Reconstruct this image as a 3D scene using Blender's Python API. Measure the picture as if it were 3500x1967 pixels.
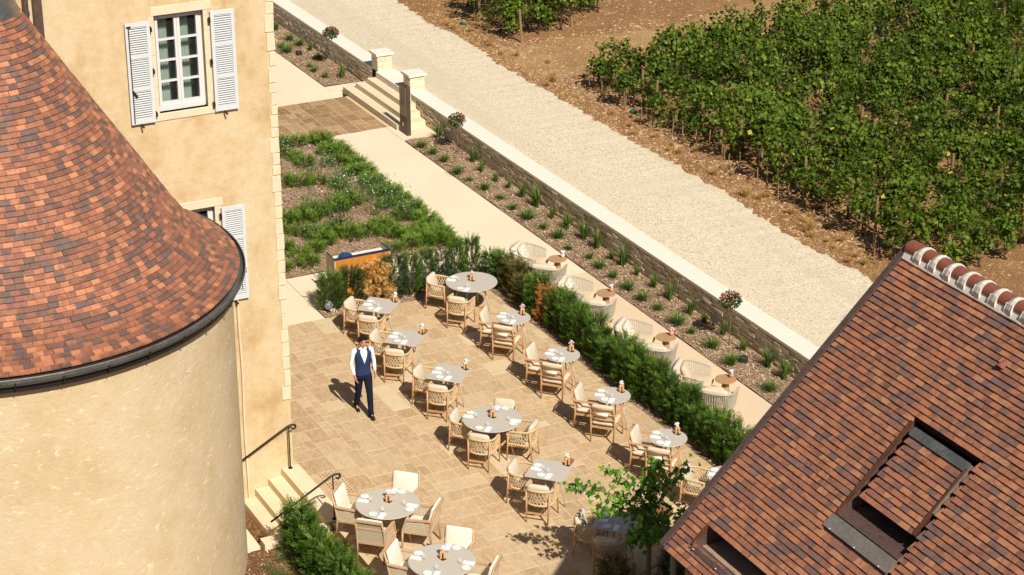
import bpy, bmesh, math, random
import numpy as np
from mathutils import Matrix, Vector
random.seed(7); RNG = np.random.default_rng(7)
R = math.radians; PI = math.pi
for o in list(bpy.data.objects): bpy.data.objects.remove(o)
C = bpy.context.scene.collection
SC = bpy.context.scene

# ------------------------------------------------------------------ camera, sky, sun, exposure
# World frame: +X runs along the garden wall towards the viewer's right, +Y crosses the terrace towards the vineyard.
CAM_H = 19.3; PITCH = 23.35; YAW = 63.0; FPX = 7080.0
cam = bpy.data.cameras.new('camera'); camo = bpy.data.objects.new('camera', cam); C.objects.link(camo)
camo.location = (0, 0, CAM_H); camo.rotation_euler = (R(90 - PITCH), 0, R(YAW))
cam.sensor_width = 36; cam.lens = FPX / 3500 * 36; cam.clip_end = 2000; cam.clip_start = 0.5
SC.camera = camo
SUN_EL = 44.5; SUN_AZ = -1.6
world = bpy.data.worlds.new('World'); SC.world = world; world.use_nodes = True
wn = world.node_tree.nodes; wl = world.node_tree.links
sky = wn.new('ShaderNodeTexSky'); sky.sky_type = 'NISHITA'; sky.sun_disc = False
sky.sun_elevation = R(SUN_EL); sky.sun_rotation = R(90 - SUN_AZ)
sky.air_density = 1.0; sky.dust_density = 1.0; sky.ozone_density = 1.0
bg = wn['Background']; bg.inputs[1].default_value = 0.05; wl.new(sky.outputs[0], bg.inputs[0])
sun = bpy.data.lights.new('sun', 'SUN'); suno = bpy.data.objects.new('sun', sun); C.objects.link(suno)
sun.energy = 5.0; sun.angle = R(0.53); sun.color = (1.0, 0.945, 0.85)
suno.rotation_euler = (0, R(90 - SUN_EL), R(SUN_AZ))
suno.location = (0, 0, 40)
SC.view_settings.view_transform = 'Standard'; SC.view_settings.look = 'None'
SC.view_settings.exposure = 0.18; SC.view_settings.gamma = 1.0; SC.view_settings.use_curve_mapping = False
SC.render.resolution_x = 1024; SC.render.resolution_y = 575

def proj(p):
    """photo pixel (3500 wide) of a world point, used only to rank which pieces show largest"""
    a = R(63); x = p[0]*math.cos(a) + p[1]*math.sin(a); y = -p[0]*math.sin(a) + p[1]*math.cos(a); z = p[2]-CAM_H
    c, s = math.cos(R(PITCH)), math.sin(R(PITCH)); f = y*c - z*s; u = y*s + z*c
    return 1750 + FPX*x/f, 983.5 - FPX*u/f, f

# ------------------------------------------------------------------ materials
def lin(r, g, b):
    def f(c):
        c /= 255; return c/12.92 if c <= 0.04045 else ((c+0.055)/1.055)**2.4
    return (f(r), f(g), f(b), 1)
MATS = {}
class NT:
    def __init__(s, name):
        s.m = bpy.data.materials.new(name); s.m.use_nodes = True; s.t = s.m.node_tree
        s.b = s.t.nodes['Principled BSDF']; s.out = s.t.nodes['Material Output']
    def n(s, t, **k):
        x = s.t.nodes.new(t)
        for a, v in k.items(): setattr(x, a, v)
        return x
    def l(s, a, b): s.t.links.new(a, b)
    def coord(s, kind='Object'):
        return s.n('ShaderNodeTexCoord').outputs[kind]
    def noise(s, scale, detail=4, rough=0.6, vec=None, dist=0.0):
        x = s.n('ShaderNodeTexNoise'); x.inputs['Scale'].default_value = scale; x.inputs['Detail'].default_value = detail
        x.inputs['Roughness'].default_value = rough; x.inputs['Distortion'].default_value = dist
        if vec is not None: s.l(vec, x.inputs['Vector'])
        return x.outputs['Fac']
    def voro(s, scale, vec=None, feat='F1'):
        x = s.n('ShaderNodeTexVoronoi'); x.feature = feat; x.inputs['Scale'].default_value = scale
        if vec is not None: s.l(vec, x.inputs['Vector'])
        return x
    def ramp(s, fac, stops, interp='LINEAR'):
        x = s.n('ShaderNodeValToRGB'); x.color_ramp.interpolation = interp; e = x.color_ramp.elements
        while len(e) < len(stops): e.new(0.5)
        for el, (p, c) in zip(e, stops): el.position = p; el.color = c if len(c) == 4 else (*c, 1)
        s.l(fac, x.inputs[0]); return x.outputs[0]
    def mix(s, fac, a, b, mode='MIX'):
        x = s.n('ShaderNodeMix'); x.data_type = 'RGBA'; x.blend_type = mode
        for val, i in ((fac, 0), (a, 6), (b, 7)):
            if hasattr(val, 'is_linked'): s.l(val, x.inputs[i])
            else: x.inputs[i].default_value = val
        return x.outputs[2]
    def math(s, op, a, b=0.0):
        x = s.n('ShaderNodeMath', operation=op)
        for i, v in enumerate((a, b)):
            if hasattr(v, 'is_linked'): s.l(v, x.inputs[i])
            else: x.inputs[i].default_value = v
        return x.outputs[0]
    def attr(s, name='rnd'):
        x = s.n('ShaderNodeAttribute'); x.attribute_name = name; return x.outputs['Fac']
    def objrnd(s): return s.n('ShaderNodeObjectInfo').outputs['Random']
    def bump(s, h, strength=0.3, dist=0.02):
        x = s.n('ShaderNodeBump'); x.inputs['Strength'].default_value = strength; x.inputs['Distance'].default_value = dist
        s.l(h, x.inputs['Height']); s.l(x.outputs[0], s.b.inputs['Normal'])
    def col(s, c):
        if hasattr(c, 'is_linked'): s.l(c, s.b.inputs['Base Color'])
        else: s.b.inputs['Base Color'].default_value = c
    def done(s, key, rough=0.8, spec=0.3, metal=0.0):
        s.b.inputs['Roughness'].default_value = rough; s.b.inputs['Specular IOR Level'].default_value = spec
        s.b.inputs['Metallic'].default_value = metal; MATS[key] = s.m; return s.m

def simple(key, c, rough=0.7, spec=0.3, metal=0.0, var=0.12, scale=8, bump=0.0, bscale=60):
    t = NT(key); co = t.coord(); n = t.noise(scale, 5, 0.65, co)
    lo = tuple(x*(1-var) for x in c[:3]) + (1,); hi = tuple(min(1, x*(1+var)) for x in c[:3]) + (1,)
    t.col(t.ramp(n, [(0.3, lo), (0.7, hi)]))
    if bump: t.bump(t.noise(bscale, 3, 0.6, co), bump, 0.01)
    return t.done(key, rough, spec, metal)

def plaster(key, base, dark, light, patch=0.35, bump=0.35, flecks=None):
    t = NT(key); co = t.coord()
    a = t.noise(0.9, 8, 0.68, co, 0.15); b = t.noise(5.0, 6, 0.7, co, 0.1); c = t.noise(38, 4, 0.6, co)
    col = t.ramp(a, [(0.34, dark), (0.47, base), (0.58, light)])
    col = t.mix(t.ramp(b, [(0.42, (0, 0, 0, 1)), (0.66, (patch, patch, patch, 1))]), col, dark)
    # rain wash and thin crust, with shapes of their own
    mp = t.n('ShaderNodeMapping'); mp.inputs['Scale'].default_value = (2.6, 2.6, 0.35); t.l(co, mp.inputs[0])
    st = t.noise(2.2, 5, 0.6, mp.outputs[0], 0.6)
    col = t.mix(t.ramp(st, [(0.55, (0, 0, 0, 1)), (0.75, (0.35, 0.35, 0.35, 1))]), col, light)
    col = t.mix(0.22, col, t.ramp(c, [(0.3, dark), (0.7, light)]))
    if flecks:
        mf = t.n('ShaderNodeMapping'); mf.inputs['Scale'].default_value = (1.0, 1.0, 1.9); t.l(co, mf.inputs[0]); v = t.noise(5.5, 5, 0.6, mf.outputs[0], 0.8); fl = t.ramp(v, [(0.60, (0, 0, 0, 1)), (0.66, (0.9, 0.9, 0.9, 1))])
        col = t.mix(fl, col, flecks)
    t.col(col); h = t.math('ADD', t.noise(9, 6, 0.65, co, 0.6), t.math('MULTIPLY', t.noise(70, 3, 0.6, co), 0.4))
    t.bump(h, bump, 0.03); return t.done(key, 0.92, 0.15)
plaster('facade_plaster', lin(206, 182, 142), lin(181, 148, 102), lin(214, 195, 160), 0.33, 0.3)
plaster('tower_plaster', lin(206, 184, 146), lin(196, 171, 130), lin(212, 192, 157), 0.18, 0.5, lin(226, 210, 180))

def concrete(key, base, var, spots=0.25):
    t = NT(key); co = t.coord(); a = t.noise(0.55, 6, 0.65, co, 0.4); c = t.noise(55, 4, 0.7, co); d = t.noise(4, 5, 0.6, co)
    lo = tuple(x*(1-var) for x in base[:3])+(1,); hi = tuple(min(1, x*(1+var)) for x in base[:3])+(1,)
    col = t.ramp(a, [(0.35, lo), (0.65, hi)]); col = t.mix(0.3, col, t.ramp(d, [(0.35, lo), (0.7, hi)]))
    col = t.mix(t.ramp(c, [(0.5, (0, 0, 0, 1)), (0.75, (spots, spots, spots, 1))]), col, tuple(x*0.6 for x in base[:3])+(1,))
    t.col(col); t.bump(c, 0.15, 0.006); return t.done(key, 0.9, 0.2)
concrete('concrete_cream', lin(226, 209, 179), 0.05, 0.12)
concrete('concrete_pink', lin(219, 194, 161), 0.05, 0.12)
concrete('step_stone', lin(219, 202, 170), 0.08, 0.15)
concrete('cap_stone', lin(229, 219, 202), 0.06, 0.10)
concrete('mortar', lin(212, 188, 148), 0.08)
concrete('mortar_brown', lin(206, 182, 144), 0.10)

def stone_mat(key, stops, src, fine=22, pits=0.5, rough=0.85):
    """natural stone: own colour from rnd, cloudy veins, pale pits"""
    t = NT(key); co = t.coord(); r = t.attr() if src == 'attr' else t.objrnd()
    base = t.ramp(r, stops)
    cv = t.n('ShaderNodeVectorMath', operation='ADD'); t.l(co, cv.inputs[0])
    cb = t.n('ShaderNodeCombineXYZ'); t.l(t.math('MULTIPLY', r, 37.0), cb.inputs[0]); t.l(t.math('MULTIPLY', r, 91.0), cb.inputs[2]); t.l(cb.outputs[0], cv.inputs[1])
    v = cv.outputs[0]
    mp = t.n('ShaderNodeMapping'); mp.inputs['Scale'].default_value = (1.0, 2.6, 1.0); t.l(v, mp.inputs[0])
    n1 = t.noise(3.4, 7, 0.68, mp.outputs[0], 1.2); n2 = t.noise(fine, 5, 0.7, v)
    col = t.mix(t.ramp(n1, [(0.40, (0, 0, 0, 1)), (0.68, (0.62, 0.62, 0.62, 1))]), base, stops[-1][1])
    col = t.mix(t.ramp(n1, [(0.30, (0.45, 0.45, 0.45, 1)), (0.46, (0, 0, 0, 1))]), col, stops[0][1])
    col = t.mix(t.ramp(n2, [(0.56, (0, 0, 0, 1)), (0.68, (pits, pits, pits, 1))]), col, tuple(min(1, x*1.35) for x in stops[-1][1][:3])+(1,))
    t.col(col); t.bump(t.math('ADD', n1, t.math('MULTIPLY', n2, 0.5)), 0.3, 0.01); return t.done(key, rough, 0.2)
PAVE = [(0.0, lin(170, 140, 103)), (0.15, lin(179, 149, 111)), (0.6, lin(186, 157, 119)), (0.9, lin(193, 166, 128)), (1.0, lin(208, 187, 153))]
stone_mat('paving', PAVE, 'obj'); stone_mat('paving_far', PAVE, 'attr')
PLZ = [(0.0, lin(128, 98, 66)), (0.5, lin(150, 118, 82)), (1.0, lin(180, 150, 112))]
stone_mat('plaza_stone', PLZ, 'obj')
WST = [(0.0, lin(200, 182, 152)), (0.5, lin(217, 200, 170)), (1.0, lin(230, 216, 190))]
stone_mat('wall_stone', WST, 'obj', 30, 0.3); stone_mat('wall_stone_far', WST, 'attr', 30, 0.3)
RUB = [(0.0, lin(128, 104, 84)), (0.5, lin(158, 132, 108)), (1.0, lin(184, 160, 134))]
stone_mat('rubble', RUB, 'obj', 30, 0.3)

def tile_mat(key, stops, src, smudge=0.75):
    t = NT(key); co = t.coord(); r = t.attr() if src == 'attr' else t.objrnd()
    base = t.ramp(r, stops, 'CONSTANT')
    cb = t.n('ShaderNodeCombineXYZ'); t.l(t.math('MULTIPLY', r, 53.0), cb.inputs[0]); t.l(t.math('MULTIPLY', r, 77.0), cb.inputs[1])
    cv = t.n('ShaderNodeVectorMath', operation='ADD'); t.l(co, cv.inputs[0]); t.l(cb.outputs[0], cv.inputs[1]); v = cv.outputs[0]
    n1 = t.noise(7.0, 5, 0.62, v, 0.7); n2 = t.noise(60, 4, 0.6, v)
    col = t.mix(t.ramp(n1, [(0.50, (0, 0, 0, 1)), (0.72, (smudge,)*3+(1,))]), base, lin(84, 62, 56))
    col = t.mix(t.ramp(n1, [(0.28, (0.4, 0.4, 0.4, 1)), (0.42, (0, 0, 0, 1))]), col, lin(188, 132, 98))
    col = t.mix(t.ramp(n2, [(0.45, (0, 0, 0, 1)), (0.75, (0.3, 0.3, 0.3, 1))]), col, lin(150, 118, 104))
    t.col(col); t.bump(t.math('ADD', n1, t.math('MULTIPLY', n2, 0.35)), 0.25, 0.006); return t.done(key, 0.62, 0.35)
TT = [(0.0, lin(138, 90, 70)), (0.17, lin(158, 102, 76)), (0.34, lin(116, 82, 68)), (0.48, lin(188, 126, 90)), (0.58, lin(104, 80, 70)), (0.68, lin(146, 97, 74)), (0.83, lin(172, 112, 80)), (0.93, lin(106, 86, 80))]
RT = [(0.0, lin(152, 100, 74)), (0.2, lin(134, 90, 72)), (0.38, lin(166, 106, 74)), (0.55, lin(126, 92, 78)), (0.68, lin(172, 118, 84)), (0.82, lin(112, 88, 80)), (0.90, lin(156, 102, 76))]
tile_mat('tower_tile', TT, 'obj', 0.75); tile_mat('tower_tile_far', TT, 'attr', 0.75)
tile_mat('roof_tile', RT, 'obj', 0.8); tile_mat('roof_tile_far', RT, 'attr', 0.8)
simple('roof_deck', lin(60, 38, 32), 0.9)
simple('ridge_clay', lin(132, 78, 60), 0.75, 0.3, 0, 0.12, 14, 0.2, 90)
simple('lime_mortar', lin(214, 207, 194), 0.9, 0.15, 0, 0.05, 30, 0.4, 60)

def metal(key, base, patina, rough=0.5, m=0.7, amount=0.6):
    t = NT(key); co = t.coord(); n = t.noise(3.0, 6, 0.7, co, 0.8); n2 = t.noise(24, 4, 0.6, co)
    col = t.mix(t.ramp(n, [(0.42, (0, 0, 0, 1)), (0.68, (amount,)*3+(1,))]), base, patina)
    col = t.mix(0.15, col, t.ramp(n2, [(0.3, (0.02, 0.02, 0.02, 1)), (0.8, (0.5, 0.5, 0.48, 1))]))
    t.col(col); t.bump(n2, 0.1, 0.004); return t.done(key, rough, 0.4, m)
metal('zinc_dark', lin(78, 80, 78), lin(118, 118, 110), 0.55, 0.25)
metal('zinc_cap', lin(120, 116, 108), lin(164, 152, 134), 0.38, 0.7)
metal('copper_brown', lin(104, 76, 66), lin(78, 58, 54), 0.5, 0.4)
metal('copper_bright', lin(176, 108, 74), lin(120, 72, 50), 0.38, 0.8)
metal('sheet_grey', lin(116, 106, 96), lin(140, 134, 122), 0.6, 0.15)
simple('black_iron', lin(38, 34, 32), 0.45, 0.5, 0.3)
simple('shutter_paint', lin(204, 206, 206), 0.55, 0.35, 0, 0.04, 10)
simple('window_paint', lin(212, 211, 207), 0.5, 0.35, 0, 0.03, 10)
concrete('dressed_stone', lin(220, 203, 172), 0.12, 0.3)
simple('curtain', lin(196, 212, 198), 0.9, 0.1, 0, 0.08, 4)
simple('interior_dark', lin(40, 36, 34), 0.9)
t = NT('pane_glass'); t.col(lin(60, 66, 64)); t.b.inputs['Alpha'].default_value = 0.2; t.done('pane_glass', 0.06, 0.6)

def soil_mat(key, a, b, c, chips, pale, stones=0.5, sc=1.0):
    t = NT(key); co = t.coord(); n = t.noise(0.9*sc, 6, 0.65, co, 0.5); n2 = t.noise(24*sc, 5, 0.7, co)
    v = t.voro(chips, co); vc = t.n('ShaderNodeSeparateColor'); t.l(v.outputs['Color'], vc.inputs[0])
    col = t.ramp(n, [(0.3, a), (0.5, b), (0.72, c)]); col = t.mix(0.4, col, t.ramp(n2, [(0.3, a), (0.7, c)]))
    fl = t.ramp(vc.outputs[0], [(0.70, (0, 0, 0, 1)), (0.84, (stones,)*3+(1,))])
    col = t.mix(fl, col, pale); t.col(col)
    t.bump(t.math('ADD', n2, v.outputs['Distance']), 0.7, 0.03); return t.done(key, 0.95, 0.1)
soil_mat('vineyard_soil', lin(120, 84, 54), lin(144, 103, 68), lin(166, 128, 88), 26, lin(188, 154, 114), 0.45)
soil_mat('mulch', lin(112, 86, 68), lin(152, 121, 96), lin(180, 150, 122), 46, lin(214, 188, 158), 0.7)
soil_mat('bed_soil', lin(88, 62, 42), lin(114, 82, 56), lin(138, 102, 70), 30, lin(176, 140, 104), 0.45)
soil_mat('dry_lane', lin(140, 102, 62), lin(164, 126, 82), lin(186, 152, 108), 30, lin(200, 172, 130), 0.35)
t = NT('gravel'); co = t.coord(); v = t.voro(34, co); vc = t.n('ShaderNodeSeparateColor'); t.l(v.outputs['Color'], vc.inputs[0])
n = t.noise(0.5, 6, 0.6, co, 0.4); n3 = t.noise(3.2, 5, 0.7, co)
col = t.ramp(vc.outputs[0], [(0.0, lin(142, 128, 106)), (0.10, lin(200, 184, 156)), (0.6, lin(218, 203, 176)), (1.0, lin(231, 218, 194))])
col = t.mix(t.ramp(n, [(0.40, (0, 0, 0, 1)), (0.66, (0.5, 0.5, 0.5, 1))]), col, lin(212, 196, 168))
col = t.mix(t.ramp(n3, [(0.3, (0.25, 0.25, 0.25, 1)), (0.5, (0, 0, 0, 1))]), col, lin(190, 162, 122))
mt = t.n('ShaderNodeMapping'); mt.inputs['Scale'].default_value = (0.05, 1.1, 1); t.l(co, mt.inputs[0]); tr_ = t.noise(1.0, 4, 0.55, mt.outputs[0], 0.2)
col = t.mix(t.ramp(tr_, [(0.48, (0, 0, 0, 1)), (0.62, (0.4, 0.4, 0.4, 1))]), col, lin(196, 180, 152))
t.col(col); t.bump(v.outputs['Distance'], 0.35, 0.012); t.done('gravel', 0.95, 0.1)
stone_mat('pebble', [(0.0, lin(140, 104, 72)), (0.6, lin(176, 138, 98)), (1.0, lin(208, 178, 138))], 'attr', 30, 0.2)
t = NT('chip'); t.col(t.ramp(t.attr(), [(0.0, lin(96, 70, 54)), (0.35, lin(150, 118, 92)), (0.7, lin(192, 160, 126)), (1.0, lin(228, 206, 176))])); t.done('chip', 0.9, 0.15)

def leaf_mat(key, stops, trans=0.3, rough=0.55, spec=0.2):
    t = NT(key); col = t.ramp(t.attr(), stops); t.col(col); t.done(key, rough, spec)
    tr = t.n('ShaderNodeBsdfTranslucent'); h = t.n('ShaderNodeHueSaturation'); h.inputs['Value'].default_value = 1.25; h.inputs['Saturation'].default_value = 1.1
    t.l(col, h.inputs['Color']); t.l(h.outputs[0], tr.inputs[0]); mx = t.n('ShaderNodeMixShader'); mx.inputs[0].default_value = trans
    t.l(t.b.outputs[0], mx.inputs[1]); t.l(tr.outputs[0], mx.inputs[2]); t.l(mx.outputs[0], t.out.inputs[0]); return t.m
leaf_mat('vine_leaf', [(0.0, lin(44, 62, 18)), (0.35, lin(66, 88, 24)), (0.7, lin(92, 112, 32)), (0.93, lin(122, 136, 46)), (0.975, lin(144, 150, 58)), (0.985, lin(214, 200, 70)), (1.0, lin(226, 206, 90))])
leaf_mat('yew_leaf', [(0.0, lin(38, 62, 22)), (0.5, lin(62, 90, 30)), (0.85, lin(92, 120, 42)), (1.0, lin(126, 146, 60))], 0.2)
leaf_mat('yew_dark', [(0.0, lin(38, 60, 34)), (0.5, lin(54, 80, 44)), (1.0, lin(84, 106, 60))], 0.2)
leaf_mat('yew_olive', [(0.0, lin(58, 58, 28)), (0.5, lin(84, 82, 40)), (1.0, lin(124, 108, 56))], 0.2)
leaf_mat('dead_gold', [(0.0, lin(172, 128, 66)), (0.4, lin(208, 164, 92)), (1.0, lin(236, 204, 136))], 0.25, 0.7)
leaf_mat('dead_orange', [(0.0, lin(132, 78, 38)), (0.5, lin(184, 118, 62)), (1.0, lin(214, 156, 96))], 0.25, 0.7)
leaf_mat('ground_shrub', [(0.0, lin(60, 90, 28)), (0.5, lin(90, 120, 38)), (0.9, lin(120, 146, 54)), (1.0, lin(146, 162, 76))], 0.22)
leaf_mat('herb_leaf', [(0.0, lin(58, 88, 44)), (0.5, lin(86, 118, 60)), (1.0, lin(126, 150, 84))], 0.25)
leaf_mat('grass_blade', [(0.0, lin(52, 82, 32)), (0.5, lin(84, 116, 46)), (0.85, lin(116, 142, 62)), (1.0, lin(168, 164, 92))], 0.3)
leaf_mat('dry_grass', [(0.0, lin(150, 116, 62)), (0.6, lin(190, 156, 92)), (1.0, lin(214, 186, 128))], 0.3, 0.8)
leaf_mat('tree_leaf', [(0.0, lin(52, 92, 22)), (0.4, lin(82, 128, 32)), (0.8, lin(118, 162, 44)), (1.0, lin(150, 186, 66))], 0.35, 0.35, 0.45)
leaf_mat('rose_leaf', [(0.0, lin(40, 64, 28)), (0.6, lin(66, 94, 42)), (1.0, lin(98, 120, 60))], 0.2)
leaf_mat('rose_petal', [(0.0, lin(150, 20, 44)), (0.6, lin(196, 36, 66)), (1.0, lin(232, 120, 124))], 0.2)
leaf_mat('white_petal', [(0.0, lin(222, 214, 216)), (1.0, lin(240, 236, 232))], 0.2)
leaf_mat('pink_petal', [(0.0, lin(206, 150, 170)), (0.5, lin(232, 196, 204)), (1.0, lin(242, 228, 226))], 0.2)
simple('bark_grey', lin(118, 98, 76), 0.9, 0.1, 0, 0.25, 20, 0.5, 40)
simple('bark_vine', lin(84, 64, 50), 0.95, 0.1, 0, 0.25, 26, 0.6, 40)
simple('post_wood', lin(146, 118, 86), 0.85, 0.15, 0, 0.2, 18, 0.3, 60)
simple('wire', lin(120, 112, 102), 0.5, 0.5, 0.7)
simple('stem_green', lin(104, 108, 70), 0.8)

def wood(key, a, b, sc=9):
    t = NT(key); co = t.coord(); mp = t.n('ShaderNodeMapping'); mp.inputs['Scale'].default_value = (1, 6, 1); t.l(co, mp.inputs[0])
    n = t.noise(sc, 5, 0.6, mp.outputs[0], 1.0); t.col(t.ramp(n, [(0.3, a), (0.7, b)])); t.bump(n, 0.08, 0.004); return t.done(key, 0.6, 0.3)
wood('teak', lin(180, 134, 90), lin(204, 160, 114)); wood('teak_pale', lin(184, 146, 110), lin(206, 172, 136)); wood('teak_side', lin(162, 122, 86), lin(188, 150, 110))
wood('desk_wood', lin(176, 112, 38), lin(196, 130, 50), 3); wood('mill_wood', lin(188, 146, 92), lin(208, 168, 114))
simple('rope', lin(206, 178, 138), 0.9, 0.1, 0, 0.12, 60, 0.5, 200)
simple('rope_grey', lin(184, 174, 156), 0.85, 0.15, 0, 0.08, 60)
simple('cane', lin(200, 184, 154), 0.75, 0.2, 0, 0.1, 60)
simple('cushion_beige', lin(206, 192, 168), 0.95, 0.1, 0, 0.05, 14, 0.25, 220)
simple('cushion_sand', lin(204, 184, 152), 0.95, 0.1, 0, 0.05, 14, 0.25, 220)
simple('cushion_white', lin(232, 220, 200), 0.95, 0.1, 0, 0.03, 10, 0.15, 200)
t = NT('pillow_print'); v = t.voro(46, t.coord()); vc = t.n('ShaderNodeSeparateColor'); t.l(v.outputs['Color'], vc.inputs[0])
t.col(t.ramp(vc.outputs[0], [(0, lin(224, 216, 200)), (0.45, lin(222, 212, 194)), (0.5, lin(150, 136, 92)), (0.68, lin(196, 172, 116)), (0.74, lin(104, 104, 84)), (0.82, lin(226, 218, 204))], 'CONSTANT')); t.done('pillow_print', 0.95, 0.1)
simple('table_top', lin(190, 181, 167), 0.5, 0.35, 0, 0.02, 6)
simple('table_leg', lin(196, 184, 162), 0.5, 0.3, 0, 0.04, 6)
simple('china', lin(236, 232, 226), 0.25, 0.5, 0, 0.02, 6)
t = NT('china_print'); n = t.noise(48, 4, 0.7, t.coord(), 1.0); t.col(t.ramp(n, [(0.5, lin(236, 232, 226)), (0.6, lin(196, 194, 196))])); t.done('china_print', 0.25, 0.5)
simple('linen', lin(240, 236, 230), 0.9, 0.1, 0, 0.02, 20)
simple('dark_tray', lin(52, 38, 34), 0.5, 0.4)
simple('vase_pink', lin(204, 152, 126), 0.6, 0.3, 0, 0.06, 20)
simple('vase_pale', lin(226, 206, 186), 0.6, 0.3, 0, 0.06, 20)
simple('rust_steel', lin(150, 98, 72), 0.7, 0.3, 0, 0.1, 12)
t = NT('tumbler_glass'); t.col((0.75, 0.77, 0.77, 1)); t.b.inputs['Alpha'].default_value = 0.16; t.done('tumbler_glass', 0.04, 0.8)
simple('navy_trim', lin(36, 40, 74), 0.5, 0.4); simple('desk_side', lin(186, 172, 146), 0.7); simple('desk_top', lin(228, 222, 210), 0.6)
simple('blue_gloss', lin(34, 70, 116), 0.15, 0.6); simple('leather_brown', lin(92, 54, 44), 0.6); simple('paper', lin(236, 234, 230), 0.9)
simple('sign_brown', lin(84, 70, 64), 0.5, 0.4, 0.2); simple('sign_panel', lin(150, 132, 110), 0.6); simple('sign_ink', lin(104, 90, 78), 0.7)
simple('black_plastic', lin(40, 42, 44), 0.5, 0.4); simple('grey_plastic', lin(140, 144, 148), 0.5, 0.4); simple('green_plastic', lin(24, 120, 92), 0.5, 0.4)
simple('skin', lin(196, 140, 108), 0.55, 0.35, 0, 0.05, 30); simple('hair', lin(28, 22, 20), 0.6, 0.3, 0, 0.3, 60)
simple('waistcoat', lin(42, 58, 92), 0.9, 0.1, 0, 0.08, 60); simple('shirt', lin(236, 234, 236), 0.9, 0.1, 0, 0.03, 20)
simple('trousers', lin(28, 30, 48), 0.9, 0.1, 0, 0.1, 30); simple('shoe', lin(22, 20, 22), 0.3, 0.5); simple('lip', lin(164, 92, 82), 0.6)
simple('stud', lin(116, 92, 60), 0.5, 0.4, 0.4)

# ------------------------------------------------------------------ mesh helpers
def np_mesh(name, V, F, rnd=None, smooth=False):
    me = bpy.data.meshes.new(name); V = np.asarray(V, dtype=np.float32); F = np.asarray(F, dtype=np.int32); k = F.shape[1]
    me.vertices.add(len(V)); me.vertices.foreach_set('co', V.ravel())
    me.loops.add(F.size); me.loops.foreach_set('vertex_index', F.ravel())
    me.polygons.add(len(F)); me.polygons.foreach_set('loop_start', np.arange(0, F.size, k, dtype=np.int32))
    if smooth: me.polygons.foreach_set('use_smooth', np.ones(len(F), dtype=bool))
    me.update(calc_edges=True)
    if rnd is not None:
        a = me.attributes.new('rnd', 'FLOAT', 'FACE'); a.data.foreach_set('value', np.asarray(rnd, dtype=np.float32))
    return me
def link(name, me, mat=None, parent=None, loc=(0, 0, 0), rot=None):
    o = bpy.data.objects.new(name, me); C.objects.link(o)
    if mat is not None and len(me.materials) == 0: me.materials.append(MATS[mat])
    if parent is not None: o.parent = parent
    o.location = loc
    if rot is not None: o.rotation_euler = rot
    return o
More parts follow.
